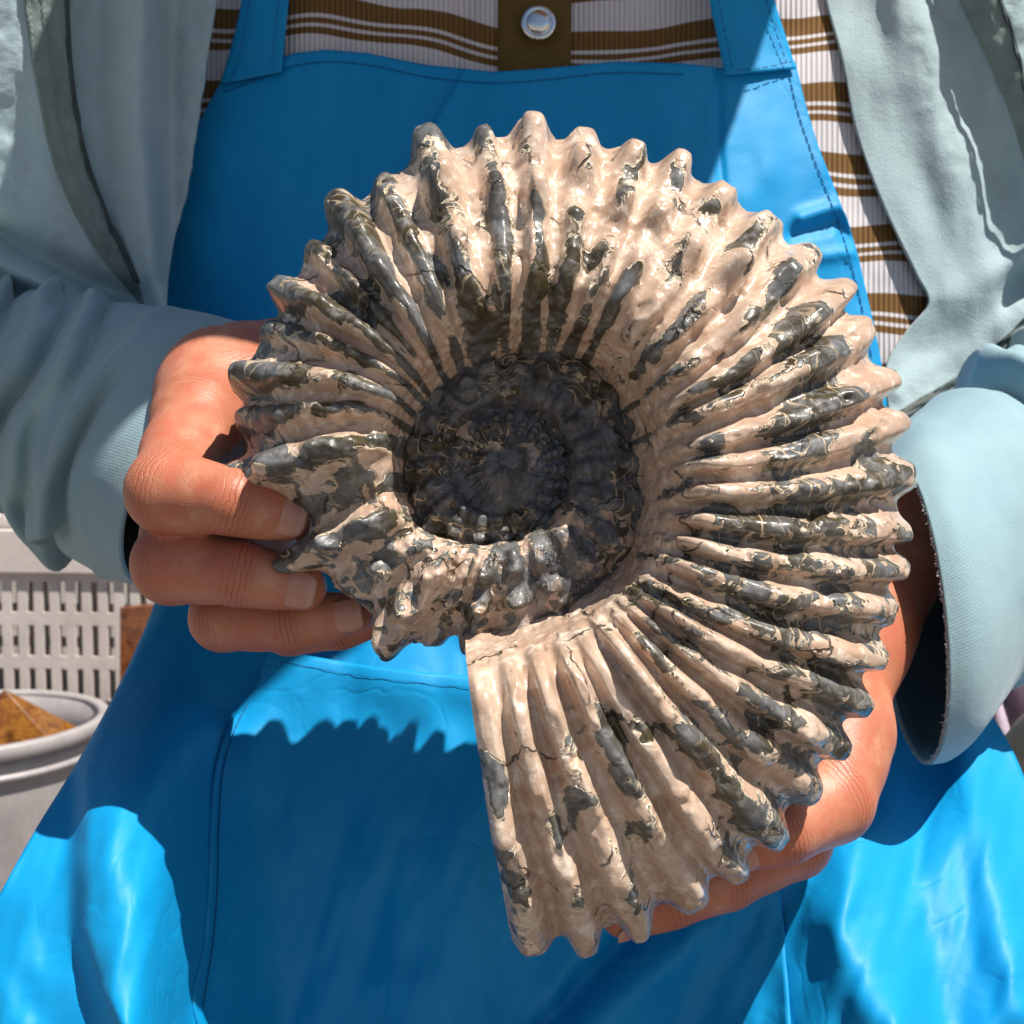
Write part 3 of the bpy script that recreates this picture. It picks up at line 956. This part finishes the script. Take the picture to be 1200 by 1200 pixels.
def d_apron(x, y, u=None, v=None):
    d = smooth_tab(y, [(0, .512), (70, .510), (200, .497), (350, .482), (500, .464), (650, .442), (760, .426), (850, .413), (950, .405), (1050, .398), (1150, .390), (1250, .380), (1320, .374)])
    d = d + ((x - 610) / 600.0) ** 2 * np.interp(y, [0, 500, 800, 1200], [.020, .04, .045, .035])
    kl = sstep(340, 120, x); kr = sstep(760, 1060, x)
    kn_ = smooth_tab(y, [(0, 0), (740, 0), (800, .020), (850, .050), (920, .084), (1000, .100), (1100, .104), (1200, .100), (1320, .094)])
    kr_ = smooth_tab(y, [(0, 0), (800, 0), (900, .010), (1000, .034), (1100, .048), (1200, .054), (1320, .056)])
    d = d - kl * kn_ - kr * kr_ + (1 - kl) * (1 - kr) * smooth_tab(y, [(0, 0), (800, 0), (1000, .0), (1200, .006), (1320, .01)])
    d = d + 0.034 * np.exp(-((x - 1060) / 110.0) ** 2 - ((y - 760) / 170.0) ** 2)
    # left skirt edge stepping back behind the front flap
    dd, sd = polydist(x, y, [(190, 700), (150, 770), (112, 840), (93, 900), (92, 1090), (110, 1160), (140, 1215), (150, 1300)])
    d = d + 0.010 * sstep(-13, 13, -sd * dd) - 0.006 * np.clip(-sd * dd / 120.0, 0, 1)
    lap = sstep(700, 860, y)
    d = d - lap * ridge(x, y, [(190, 720), (175, 840), (190, 1000), (150, 1250)], 45, .010)
    d = d + lap * ridge(x, y, [(262, 840), (250, 960), (235, 1080), (220, 1250)], 30, .006)
    d = d - lap * ridge(x, y, [(330, 780), (300, 860), (330, 960), (300, 1250)], 40, .005)
    # right lap folds
    d = d - ridge(x, y, [(1128, 830), (1140, 930), (1170, 1060), (1200, 1180)], 30, .007)
    d = d - ridge(x, y, [(1000, 980), (985, 1080), (1010, 1160), (1060, 1210)], 34, .007)
    d = d + ridge(x, y, [(1080, 900), (1075, 1040), (1100, 1200)], 30, .006)
    d = d - ridge(x, y, [(905, 1000), (800, 1110), (690, 1215)], 30, .008)
    d = d + ridge(x, y, [(870, 960), (760, 1070), (640, 1200)], 16, .007)
    # bib: faint vertical creases and a puckered lower right edge
    d = d + ridge(x, y, [(842, 80), (843, 180), (850, 260)], 5, .0016)
    d = d - ridge(x, y, [(940, 255), (985, 240), (1010, 262)], 9, .003)
    d = d + ridge(x, y, [(930, 275), (980, 262), (1008, 290)], 9, .003)
    d = d - ridge(x, y, [(965, 300), (1020, 292)], 8, .002)
    d = d - 0.010 * nz2(x, y * 0.6, 1 / 120.0, 12) - 0.0008 * nz2(x, y, 1 / 50.0, 13)
    d = d - 0.010 * sstep(820, 980, y) * nz2(x * 1.0 + y * 0.3, y * 0.22, 1 / 70.0, 19)
    # top hem dips to the middle, bib edge curls back to the chest
    return np.minimum(d, d_shirt(x, y) - 0.004) if True else d


top_pts = [(258, 97), (300, 78), (345, 62), (382, 58), (430, 62), (500, 76), (580, 84), (640, 80), (720, 72), (800, 74), (850, 80), (932, 72)]


def apron_sheet():
    nu, nv = 260, 300
    def res(pts, n):
        a = np.array(pts, float)
        s = np.r_[0, np.cumsum(np.hypot(*np.diff(a, axis=0).T))]
        s /= s[-1]
        f = np.linspace(0, 1, n)
        return smooth_tab(f, list(zip(s, a[:, 0]))), smooth_tab(f, list(zip(s, a[:, 1])))
    lx, ly = res(BIB_L, nv); rx, ry = res(BIB_R, nv)
    u = np.linspace(0, 1, nu)
    x = lx[:, None] * (1 - u) + rx[:, None] * u
    y = ly[:, None] * (1 - u) + ry[:, None] * u
    ty = np.interp(x[0], [p[0] for p in top_pts], [p[1] for p in top_pts])
    dy = ty - y[0]
    y = y + dy[None, :] * np.clip(1 - (y - y[0]) / 250.0, 0, 1) ** 2
    d = d_apron(x, y)
    o = mesh_obj('apron', P(x, y, d).reshape(-1, 3), grid_quads(nv, nu)[:, ::-1], APRON, person)
    solid(o, 0.0009)
    o['label'] = 'bright blue coated apron with bib and lap'
    return o


apron = apron_sheet()


def strip(name, left, right, off, mat, parent, nu=16, nv=60, dfun=d_apron, thick=0.0007, wob=0.0):
    return sheet(name, left, right, lambda x, y, u, v: dfun(x, y) - off - wob * np.sin(v * 40 + u * 3) , mat, parent, nu, nv, thick)


def d_strap(x, y):
    return np.minimum(d_apron(x, y), d_shirt(x, y)) - 0.001


strip('strap', [(286, -120), (283, 0), (272, 50), (258, 98)], [(342, -120), (338, 0), (334, 40), (330, 84)], .002, APRON, apron, dfun=d_strap)
strip('strap', [(826, -120), (832, 0), (842, 50), (850, 88)], [(900, -120), (908, 0), (920, 40), (933, 80)], .002, APRON, apron, dfun=d_strap)


def stitch(pts, off, parent, dfun=d_apron, dash=7.0, gap=3.5, r=0.00024, mat=None, name='stitching'):
    """a row of thread dashes lying on the cloth"""
    a = np.array(pts, float)
    s = np.r_[0, np.cumsum(np.hypot(*np.diff(a, axis=0).T))]
    L = s[-1]
    vs, qs = [], []
    x0 = 0.0
    while x0 < L:
        f = np.linspace(x0, min(x0 + dash, L), 4)
        x = smooth_tab(f, list(zip(s, a[:, 0]))); y = smooth_tab(f, list(zip(s, a[:, 1])))
        d = dfun(x, y) - off - np.array([0, .0003, .0003, 0])
        c = P(x, y, d)
        tg = np.gradient(c, axis=0); tg /= np.linalg.norm(tg, axis=1)[:, None]
        n1 = np.cross(tg, -FWD); n1 /= np.linalg.norm(n1, axis=1)[:, None]
        n2 = np.cross(tg, n1)
        ang = np.linspace(0, 2 * np.pi, 5, endpoint=False)
        ring = c[:, None] + r * (np.cos(ang)[None, :, None] * n1[:, None] + np.sin(ang)[None, :, None] * n2[:, None])
        b = len(vs) * 20
        vs.append(ring.reshape(-1, 3)); qs.append(grid_quads(4, 5, True) + b)
        x0 += dash + gap
    return mesh_obj(name, np.concatenate(vs), np.concatenate(qs), mat or THREAD, parent)


stitch([(262, 108), (305, 92), (350, 76), (385, 72), (432, 76), (500, 90), (580, 97), (640, 93), (720, 85), (800, 87)], .0004, apron, dash=9, gap=2)
stitch([(925, 88), (935, 130), (952, 180), (973, 235), (992, 290), (1008, 350), (1022, 420)], .0004, apron, dash=8, gap=2.5)
stitch([(292, 0), (284, 50), (272, 92)], .004, apron, dfun=d_strap)
stitch([(326, 0), (322, 40), (318, 76)], .004, apron, dfun=d_strap)
stitch([(842, 0), (852, 50), (858, 80)], .004, apron, dfun=d_strap)
stitch([(898, 0), (910, 40), (922, 74)], .004, apron, dfun=d_strap)
stitch([(862, 82), (890, 80), (928, 72)], .0045, apron, dfun=d_strap)

# pocket across the lap with a hemmed top edge
PK_T = [(312, 760), (360, 768), (430, 780), (500, 788), (560, 794), (760, 800), (900, 800)]


def pocket():
    nu, nv = 160, 120
    u = np.linspace(0, 1, nu)
    x = np.linspace(0, 1, nu)[None, :] * np.ones((nv, 1))
    left = np.array([(314, 758), (300, 800), (272, 840), (255, 890), (248, 960), (246, 1040), (240, 1110), (228, 1180), (236, 1210), (250, 1290)], float)
    s = np.r_[0, np.cumsum(np.hypot(*np.diff(left, axis=0).T))]; s /= s[-1]
    f = np.linspace(0, 1, nv)
    lx, ly = smooth_tab(f, list(zip(s, left[:, 0]))), smooth_tab(f, list(zip(s, left[:, 1])))
    rx, ry = np.linspace(900, 930, nv), np.linspace(800, 1290, nv)
    x = lx[:, None] * (1 - u) + rx[:, None] * u
    y = ly[:, None] * (1 - u) + ry[:, None] * u
    ty = np.interp(x[0], [p[0] for p in PK_T], [p[1] for p in PK_T])
    y = y + (ty - y[0])[None, :] * np.clip(1 - (y - y[0]) / 200.0, 0, 1)
    gap = 0.002 + 0.007 * np.exp(-((y - ty[None, :]) / 45.0) ** 2)
    d = d_apron(x, y) - gap
    o = mesh_obj('pocket', P(x, y, d).reshape(-1, 3), grid_quads(nv, nu)[:, ::-1], APRON, apron)
    solid(o, 0.0009)


pocket()


def d_pocket(x, y):
    return d_apron(x, y) - 0.0084


stitch([(330, 775), (360, 781), (430, 793), (500, 801), (560, 807)], .0002, apron, dfun=d_pocket, dash=40, gap=0.6, r=0.00010)
stitch([(308, 800), (282, 840), (264, 890), (257, 960), (255, 1040), (249, 1110), (238, 1180)], .0026, apron, dash=9, gap=1.5)

# --- jacket, left in the picture: rolled front panel with lining, tape, sleeve
jacket = None


def d_jl(x, y, u=None, v=None):
    d = 0.500 - 0.00 * x + 0.00004 * np.clip(60 - x, 0, 300)
    d = d - ridge(x, y, [(165, -120), (158, 60), (160, 180), (175, 300), (198, 410)], 30, .020)
    d = d + ridge(x, y, [(205, -120), (200, 100), (200, 230), (196, 330)], 14, .006)
    d = d + ridge(x, y, [(118, -120), (120, 100), (128, 220), (160, 330)], 22, .006)
    d = d - ridge(x, y, [(40, -120), (55, 80), (85, 200), (150, 330)], 50, .008)
    d = d + ridge(x, y, [(-60, 235), (20, 285), (90, 325), (160, 352)], 16, .016)
    d = d - ridge(x, y, [(-60, 275), (10, 315), (80, 345)], 14, .008)
    d = d - 0.010 * nz2(x, y * 0.4, 1 / 80.0, 41) - .003 * nz2(x, y, 1 / 25.0, 42)
    return d


jacket = sheet('jacket', [(-160, -120), (-160, 430)], [(256, -120), (252, 0), (238, 100), (222, 200), (203, 290), (196, 350), (204, 430)], d_jl, LINING, person, 160, 160, 0.0018)
jacket['label'] = 'pale teal jacket worn open over the apron'
strip('zip_tape', [(20, -120), (28, 0), (42, 100), (65, 200), (110, 290), (168, 362)], [(74, -120), (77, 0), (84, 100), (97, 175), (124, 250), (160, 335)], .003, TAPE, jacket, 24, 140, d_jl, 0.001, 0.0003)
strip('zip_coil', [(72, -120), (76, 0), (83, 100), (96, 175), (122, 250), (156, 330)], [(77, -120), (81, 0), (88, 100), (101, 175), (127, 250), (161, 332)], .004, ZIP, jacket, 6, 160, d_jl, 0.001, 0.0003)
stitch([(32, -20), (46, 100), (69, 200), (113, 288), (160, 350)], .0045, jacket, d_jl, 5, 3, .0003, TAPE)
stitch([(50, -20), (62, 100), (82, 195), (118, 275), (158, 342)], .0045, jacket, d_jl, 5, 3, .0003, TAPE)


def d_jr(x, y, u=None, v=None):
    # the front edge is rolled: it turns back towards the chest
    e, _ = polydist(x, y, [(955, -120), (968, 0), (985, 60), (1003, 150), (1040, 250), (1075, 322), (1090, 350)])
    roll = np.exp(-(e / 26.0) ** 2)
    away = sstep(40, 240, e)
    d = d_shirt(x, y) - 0.004 - 0.020 * away - 0.00004 * (x - 1000)
    d_keep = d
    d = d - ridge(x, y, [(1015, -60), (1045, 120), (1100, 260), (1130, 330)], 34, .010)
    d = d + ridge(x, y, [(1090, -60), (1140, 120), (1180, 240), (1190, 320)], 30, .008)
    d = d - ridge(x, y, [(1090, 350), (1130, 340), (1210, 300)], 18, .008)
    d = d + ridge(x, y, [(1080, 400), (1130, 385), (1220, 320)], 18, .010)
    d = d - ridge(x, y, [(1050, 450), (1130, 400), (1230, 330)], 18, .004)
    d = d - 0.008 * nz2(x, y * 0.5, 1 / 90.0, 61) - .0025 * nz2(x, y, 1 / 26.0, 62)
    d = d_keep + (d - d_keep) * (0.06 + 0.94 * sstep(45, 150, e))
    d = np.where(y > 350, d + np.clip((y - 350) / 130.0, 0, 1) * .006, d)
    return d


sheet('front_panel', [(955, -120), (968, 0), (985, 60), (1003, 150), (1040, 250), (1075, 322), (1089, 352), (1062, 390), (1040, 425), (1042, 490)], [(1270, -120), (1265, 100), (1260, 250), (1262, 360)],
      d_jr, LINING, jacket, 140, 170, 0.0018)
strip('zip_tape', [(1095, -120), (1124, 0), (1145, 45), (1166, 90), (1182, 130), (1200, 190), (1215, 260)], [(1140, -120), (1172, 0), (1186, 40), (1198, 90), (1206, 130), (1216, 190), (1228, 260)], .003, TAPE, jacket, 24, 120, d_jr, 0.001, 0.0003)
strip('zip_coil', [(1138, -120), (1171, 0), (1185, 40), (1197, 90), (1206, 140)], [(1143, -120), (1175, 0), (1189, 40), (1201, 90), (1210, 140)], .004, ZIP, jacket, 6, 100, d_jr, 0.001, 0.0003)
strip('hem_tape', [(1245, 340), (1190, 390), (1150, 425), (1110, 455), (1040, 500)], [(1262, 360), (1206, 410), (1166, 443), (1120, 475), (1044, 524)], .0055, TAPE, jacket, 12, 80, d_jr, 0.001, 0.0003)
strip('zip_coil', [(1240, 336), (1187, 386), (1147, 421), (1108, 452), (1040, 496)], [(1245, 341), (1191, 391), (1151, 426), (1111, 457), (1041, 502)], .0065, ZIP, jacket, 6, 100, d_jr, 0.001, 0.0004)


def sleeve(name, rings, n_around, n_along, folds, mat, parent, thick=0.0016):
    """rings: (centre(x,y,d), vectors A and B to two rim points given as (x,y,d)); lofted smoothly"""
    C, A, B = [], [], []
    for c, a, b in rings:
        if isinstance(c, np.ndarray):          # a ring given directly in the place
            C.append(c); A.append(a); B.append(b)
            continue
        c0 = pt(*c); C.append(c0); A.append(pt(*a) - c0); B.append(pt(*b) - c0)
    C, A, B = map(np.array, (C, A, B))
    s = np.r_[0, np.cumsum(np.linalg.norm(np.diff(C, axis=0), axis=1))]; s /= s[-1]
    f = np.linspace(0, 1, n_along)
    def r3(M): return np.stack([smooth_tab(f, list(zip(s, M[:, i]))) for i in range(3)], -1)
    C, A, B = r3(C), r3(A), r3(B)
    th = np.linspace(0, 2 * np.pi, n_around, endpoint=False)
    F_, T_ = np.meshgrid(f, th, indexing='ij')
    k = 1 + folds(F_, T_)
    W = C[:, None] + (np.cos(T_) * k)[..., None] * A[:, None] + (np.sin(T_) * k)[..., None] * B[:, None]
    L = np.r_[0, np.cumsum(np.linalg.norm(np.diff(C, axis=0), axis=1))] * 1000.0
    uvv = np.stack(np.broadcast_arrays(L[:, None], np.abs(T_ - np.pi) * 50.0), -1).reshape(-1, 2)
    o = mesh_obj(name, W.reshape(-1, 3), grid_quads(n_along, n_around, True), mat, parent, uvv)
    solid(o, thick, 0.0)
    return o, W


def fold_set(seed, n, f0, f1, amp):
    rg = np.random.default_rng(seed)
    fs = np.linspace(f0, f1, n) + rg.normal(size=n) * 0.008
    par = [(fk, rg.uniform(0, 6.28), rg.uniform(0.010, 0.045), rg.uniform(0.008, 0.017), amp * rg.uniform(0.5, 1.2), rg.uniform(0, 6.28), rg.uniform(0.9, 1.8)) for fk in fs]

    def fn(f, t):
        q = np.stack([f * 9 + 0.9 * np.sin(t), np.cos(t) * 1.3, np.sin(t) * 1.3], -1)
        ff = f + (fbm(q, 0.9, seed, 2) - 0.5) * 0.05
        w = np.zeros_like(f)
        for fk, tk, sl, wd, am, tc, tw in par:
            mask = np.exp(-((np.angle(np.exp(1j * (t - tc)))) / tw) ** 2)
            x = (ff - fk - sl * np.sin(t - tk)) / wd
            w += am * mask * (np.exp(-x * x) - 0.6 * np.exp(-(x - 1.6) ** 2))
        w = w * (1 - sstep(f1, f1 + 0.04, f))
        return w + (fbm(q, 0.8, seed + 66, 3) - 0.5) * 0.14 * (1 - sstep(0.88, 1.0, f) * 0.7)
    return fn


folds_l = fold_set(5, 22, 0.48, 0.90, 0.17)
sleeve('sleeve', [(np.array([-.150, .655, .915]), np.array([.045, .0, .055]), np.array([0., -.068, 0.])),
                  ((-170, 180, .580), (-30, 110, .580), (-190, 180, .490)),
                  ((-110, 430, .540), (-40, 325, .520), (-150, 470, .460)),
                  ((20, 465, .490), (45, 348, .478), (-20, 485, .425)),
                  ((130, 508, .450), (160, 362, .442), (75, 525, .390)),
                  ((215, 530, .420), (262, 378, .415), (140, 545, .366)),
                  ((242, 535, .408), (300, 388, .404), (160, 552, .358))], 200, 420, folds_l, JACKET, jacket)


folds_r = fold_set(15, 18, 0.45, 0.86, 0.17)
_, WR = sleeve('sleeve', [(np.array([.150, .655, .915]), np.array([-.045, .0, .055]), np.array([0., -.068, 0.])),
                          ((1400, 300, .590), (1330, 190, .580), (1440, 330, .500)),
                          ((1330, 520, .540), (1270, 370, .525), (1390, 560, .460)),
                          ((1222, 560, .490), (1188, 412, .480), (1275, 575, .420)),
                          ((1124, 645, .444), (1085, 478, .440), (1185, 655, .386)),
                          ((1075, 705, .412), (1052, 520, .414), (1128, 705, .366)),
                          ((1064, 714, .404), (1046, 536, .406), (1107, 716, .366))], 200, 420, folds_r, JACKET, jacket)


# frayed edge and loose lint along the cuffs
def fray(ring, n, length, parent, seed, r=0.00016):
    rg = np.random.default_rng(seed)
    vs, qs = [], []
    m = len(ring)
    for i in range(n):
        t = rg.random() * m
        a = ring[int(t) % m]; b = ring[(int(t) + 1) % m]
        p0 = a + (b - a) * (t % 1)
        dr = rg.normal(size=3); dr /= np.linalg.norm(dr)
        L = length * (0.3 + rg.random())
        c = p0 + np.linspace(0, 1, 4)[:, None] * dr * L + rg.normal(size=(4, 3)) * L * 0.12
        n1 = np.cross(dr, rg.normal(size=3)); n1 /= np.linalg.norm(n1); n2 = np.cross(dr, n1)
        ang = np.linspace(0, 2 * np.pi, 3, endpoint=False)
        ringp = c[:, None] + r * (np.cos(ang)[None, :, None] * n1 + np.sin(ang)[None, :, None] * n2)
        vs.append(ringp.reshape(-1, 3)); qs.append(grid_quads(4, 3, True) + i * 12)
    o = mesh_obj('frayed_edge', np.concatenate(vs), np.concatenate(qs), FRAY, parent)
    o['kind'] = 'stuff'
    return o


fray(WR[-1], 2600, 0.0009, jacket, 3, 0.00012)


# ------------------------------------------------------------------ things behind: crate, bucket, stones
def slotted_panel(o0, ux, uz, un, width, height, xs, rows, slot_w, t, name, parent):
    """a plastic wall with real slots, made of cells between the slots"""
    xe = [0.0]
    for x in xs:
        xe += [x - slot_w / 2, x + slot_w / 2]
    xe.append(width)
    ze = [0.0]
    for a, b in rows:
        ze += [a, b]
    ze.append(height)
    vs, qs = [], []
    nx, nzv = len(xe), len(ze)
    def vid(i, j, k): return (i * nzv + j) * 2 + k
    V = np.zeros((nx, nzv, 2, 3))
    for i, x in enumerate(xe):
        for j, z in enumerate(ze):
            for k in (0, 1):
                V[i, j, k] = o0 + ux * x + uz * z + un * (t * k)
    hole = lambda i, j: (i % 2 == 1) and (j % 2 == 1) and i < nx - 1 and j < nzv - 1
    for i in range(nx - 1):
        for j in range(nzv - 1):
            if hole(i, j):
                qs += [[vid(i, j, 0), vid(i, j, 1), vid(i, j + 1, 1), vid(i, j + 1, 0)], [vid(i + 1, j, 0), vid(i + 1, j + 1, 0), vid(i + 1, j + 1, 1), vid(i + 1, j, 1)],
                       [vid(i, j, 0), vid(i + 1, j, 0), vid(i + 1, j, 1), vid(i, j, 1)], [vid(i, j + 1, 0), vid(i, j + 1, 1), vid(i + 1, j + 1, 1), vid(i + 1, j + 1, 0)]]
            else:
                qs += [[vid(i, j, 0), vid(i + 1, j, 0), vid(i + 1, j + 1, 0), vid(i, j + 1, 0)], [vid(i, j, 1), vid(i, j + 1, 1), vid(i + 1, j + 1, 1), vid(i + 1, j, 1)]]
    o = mesh_obj(name, V.reshape(-1, 3), np.array(qs), CRATE, parent, smooth=False)
    b = o.modifiers.new('bevel', 'BEVEL'); b.width = 0.0006; b.segments = 1; b.limit_method = 'ANGLE'
    return o


def crate(name, label, corner, yaw, w, dpt, hgt, pitch_px, slot_w, rows, rim_h):
    e = bpy.data.objects.new(name, None); COL.objects.link(e)
    tag(e, label, 'crate')
    c, s = math.cos(yaw), math.sin(yaw)
    ux = np.array([c, s, 0]); uy = np.array([-s, c, 0]); uz = np.array([0, 0, 1.0])
    corner = np.array(corner)
    xs = np.arange(pitch_px, w - pitch_px * 0.5, pitch_px)
    ys = np.arange(pitch_px, dpt - pitch_px * 0.5, pitch_px)
    slotted_panel(corner, ux, uz, uy, w, hgt, xs, rows, slot_w, .003, 'side_wall', e)
    slotted_panel(corner + uy * dpt, ux, uz, -uy, w, hgt, xs, rows, slot_w, .003, 'side_wall', e)
    slotted_panel(corner + uy * .0035, uy, uz, ux, dpt - .007, hgt, ys, rows, slot_w, .003, 'end_wall', e)
    slotted_panel(corner + ux * w + uy * .0035, uy, uz, -ux, dpt - .007, hgt, ys, rows, slot_w, .003, 'end_wall', e)
    def bar(lo, hi, nm):
        v, q = box_mesh(lo, hi)
        vv = corner + v[:, :1] * ux + v[:, 1:2] * uy + v[:, 2:] * uz
        o = mesh_obj(nm, vv, q, CRATE, e, smooth=False)
        b = o.modifiers.new('bevel', 'BEVEL'); b.width = 0.0025; b.segments = 3
        return o
    bar((.004, .004, .002), (w - .004, dpt - .004, .006), 'bottom')
    z0 = hgt + .0005
    bar((-.006, -.008, z0), (w + .006, .006, z0 + rim_h), 'rim')
    bar((-.006, dpt - .006, z0), (w + .006, dpt + .008, z0 + rim_h), 'rim')
    bar((-.006, .0065, z0), (.006, dpt - .0065, z0 + rim_h), 'rim')
    bar((w - .006, .0065, z0), (w + .006, dpt - .0065, z0 + rim_h), 'rim')
    return e


rowh, rowg = 0.0380, 0.0165
CH = 0.27
rows = []
z = CH - 0.010
while z - rowh > 0.02:
    rows.append((z - rowh, z)); z -= rowh + rowg
rows = rows[::-1]
cpos = pt(-330, 700, 1.55)
STACK = pt(0, 668, 1.55)[2]
CRATE_ROT = math.radians(-5)
crate('plastic_crate', 'white slotted plastic crate in the middle of the stack behind the bucket', (cpos[0], cpos[1], STACK - CH), CRATE_ROT, 0.66, 0.44, CH, 0.0206, 0.0080, rows, 0.055)
crate('plastic_crate', 'white plastic crate at the bottom of the stack behind the bucket', (cpos[0], cpos[1], 0.0), CRATE_ROT, 0.66, 0.44, STACK - CH - 0.057, 0.0206, 0.0080, [r_ for r_ in rows if r_[1] < STACK - CH - 0.065], 0.055)
crate('plastic_crate', 'fine meshed plastic crate on top of the stack behind the bucket', (cpos[0] + .01, cpos[1] + .012, STACK + .0565), CRATE_ROT, 0.62, 0.40, 0.20, 0.0112, 0.0070, [(0.010 + k * 0.0140, 0.010 + k * 0.0140 + 0.0095) for k in range(13)], 0.03)

# white bucket in front of the crate
bkt = bpy.data.objects.new('bucket', None); COL.objects.link(bkt)
tag(bkt, 'grey white plastic bucket with a thick rim holding polished stones', 'bucket')
bp = pt(-40, 846, 1.35)


def lathe(name, prof, parent, mat, centre, n=96):
    pr = np.array(prof, float)
    a = np.linspace(0, 2 * np.pi, n, endpoint=False)
    v = np.stack([centre[0] + pr[:, 0][:, None] * np.cos(a), centre[1] + pr[:, 0][:, None] * np.sin(a), np.broadcast_to(pr[:, 1][:, None], (len(pr), n))], -1)
    return mesh_obj(name, v.reshape(-1, 3), grid_quads(len(pr), n, True), mat, parent)


BT = bp[2]
BR = 0.146
lathe('body', [(0.001, .004), (.115, .004), (.118, .006), (BR - .004, BT - .030), (BR - .004, BT - .002), (BR - .007, BT - .002), (BR - .007, BT - .03), (.114, .009), (.001, .008)], bkt, BUCKET, bp)
lathe('rim', [(BR - .0065, BT - .0015), (BR - .007, BT + .002), (BR - .004, BT + .004), (BR + .004, BT + .004), (BR + .006, BT + .001), (BR + .006, BT - .010), (BR + .003, BT - .012), (BR - .003, BT - .012), (BR - .0035, BT - .0015), (BR - .0065, BT - .0015)], bkt, BUCKET, bp)
lathe('rim_band', [(BR - .0032, BT - .034), (BR + .003, BT - .034), (BR + .0045, BT - .030), (BR + .003, BT - .027), (BR - .0032, BT - .027), (BR - .0032, BT - .034)], bkt, BUCKET, bp)


def prism(name, label, pts_lo, pts_hi, mat, cat='stone'):
    a = np.array(pts_lo); b = np.array(pts_hi)
    n = len(a)
    me = bpy.data.meshes.new(name)
    faces = [list(range(n))[::-1], list(range(n, 2 * n))] + [[i, (i + 1) % n, n + (i + 1) % n, n + i] for i in range(n)]
    me.from_pydata([tuple(p) for p in np.concatenate([a, b])], [], faces)
    me.materials.append(mat)
    o = bpy.data.objects.new(name, me); COL.objects.link(o)
    bv = o.modifiers.new('bevel', 'BEVEL'); bv.width = 0.0015; bv.segments = 2
    return tag(o, label, cat)


# pointed stone tower leaning in the bucket
tc = np.array([pt(25, 850, 1.33)[0], bp[1] - .03, BT])
hx = [np.array([math.cos(a) * .068, math.sin(a) * .060, 0]) for a in np.radians([10, 75, 140, 200, 262, 320])]
lo = [tc + h * 0.9 + np.array([-.02, 0, -BT + .04]) for h in hx]
hi = [tc + h * 1.0 + np.array([0, 0, -.004]) for h in hx]
stone = prism('polished_stone', 'amber brown polished stone with flat facets standing in the bucket', lo, hi, AMBER)
stone.data.materials.append(REDBROWN)
# pointed top: add facets rising to an apex
apex = tc + np.array([0.0, -.03, .050])
import bmesh
bm = bmesh.new(); bm.from_mesh(stone.data)
bm.faces.ensure_lookup_table()
topf = max(bm.faces, key=lambda f: f.calc_center_median().z)
r = bmesh.ops.poke(bm, faces=[topf])
r['verts'][0].co = Vector(apex)
bm.faces.ensure_lookup_table()
for f in bm.faces:
    if f.calc_center_median().x < apex[0]:
        f.material_index = 1
bm.to_mesh(stone.data); bm.free()

# red-brown board standing between the crate and the lap
q0 = pt(140, 712, 1.44)
bx_ = [(0, 0), (.13, -.01), (.132, .012), (.002, .022)]
prism('wooden_board', 'red brown board standing upright beside the white crate', [np.array([q0[0] - .012 + a, q0[1] + b, 0.0]) for a, b in bx_],
      [np.array([q0[0] + a, q0[1] + b, q0[2] + a * .10]) for a, b in bx_], REDBROWN, 'board')

# right: cream rounded stone and a lilac cloth by the lap
sc_ = pt(1243, 898, .70)
Xs, os_ = grid_pts(sc_ - 0.06, sc_ + 0.06, 0.003)
Fs = ell(Xs, sc_, (.034, .030, .042)) + (fbm(Xs, 40, 3, 2) - 0.5) * 0.010
Fs = smin(Fs, ell(Xs, sc_ + np.array([.0, .01, -.03]), (.036, .032, .03)), .02)
sv, sq = surface_nets(Fs, os_, 0.003)
st = tag(mesh_obj('cream_stone', relax(sv, sq, 2), sq, CREAM), 'smooth cream coloured stone beside the lilac cloth', 'stone')
stand_top = sv[:, 2].min() + .004
v, q = box_mesh((sc_[0] - .05, sc_[1] - .06, 0), (sc_[0] + .30, sc_[1] + .30, stand_top))
DARKBOX = mat_plain('dark_wood', (0.022, 0.017, 0.015), (0.04, 0.03, 0.026), 40, 0.7)
tb = mesh_obj('low_table', v, q, DARKBOX, None, smooth=False)
tag(tb, 'dark low table under the cream stone and lilac cloth', 'table')
b = tb.modifiers.new('bevel', 'BEVEL'); b.width = .004; b.segments = 2

lc = pt(1186, 800, .78)
n = 60
uu, vv = np.meshgrid(np.linspace(-1, 1, n), np.linspace(0, 1, n))
hgt = (lc[2] + .030 - stand_top)
cx = lc[0] + uu * .040 * (1.1 - 0.35 * vv) + .008 * np.sin(vv * 5)
cy = lc[1] + .012 * np.sin(uu * 7 + vv * 2) + .014 * (1 - vv) * np.cos(uu * 4)
czz = stand_top + vv * hgt * (1 - 0.12 * uu ** 2)
cl = mesh_obj('lilac_cloth', np.stack([cx, cy, czz], -1).reshape(-1, 3), grid_quads(n, n), LILAC)
solid(cl, 0.004, 0.0)
tag(cl, 'crumpled pale lilac cloth behind the cream stone', 'cloth')
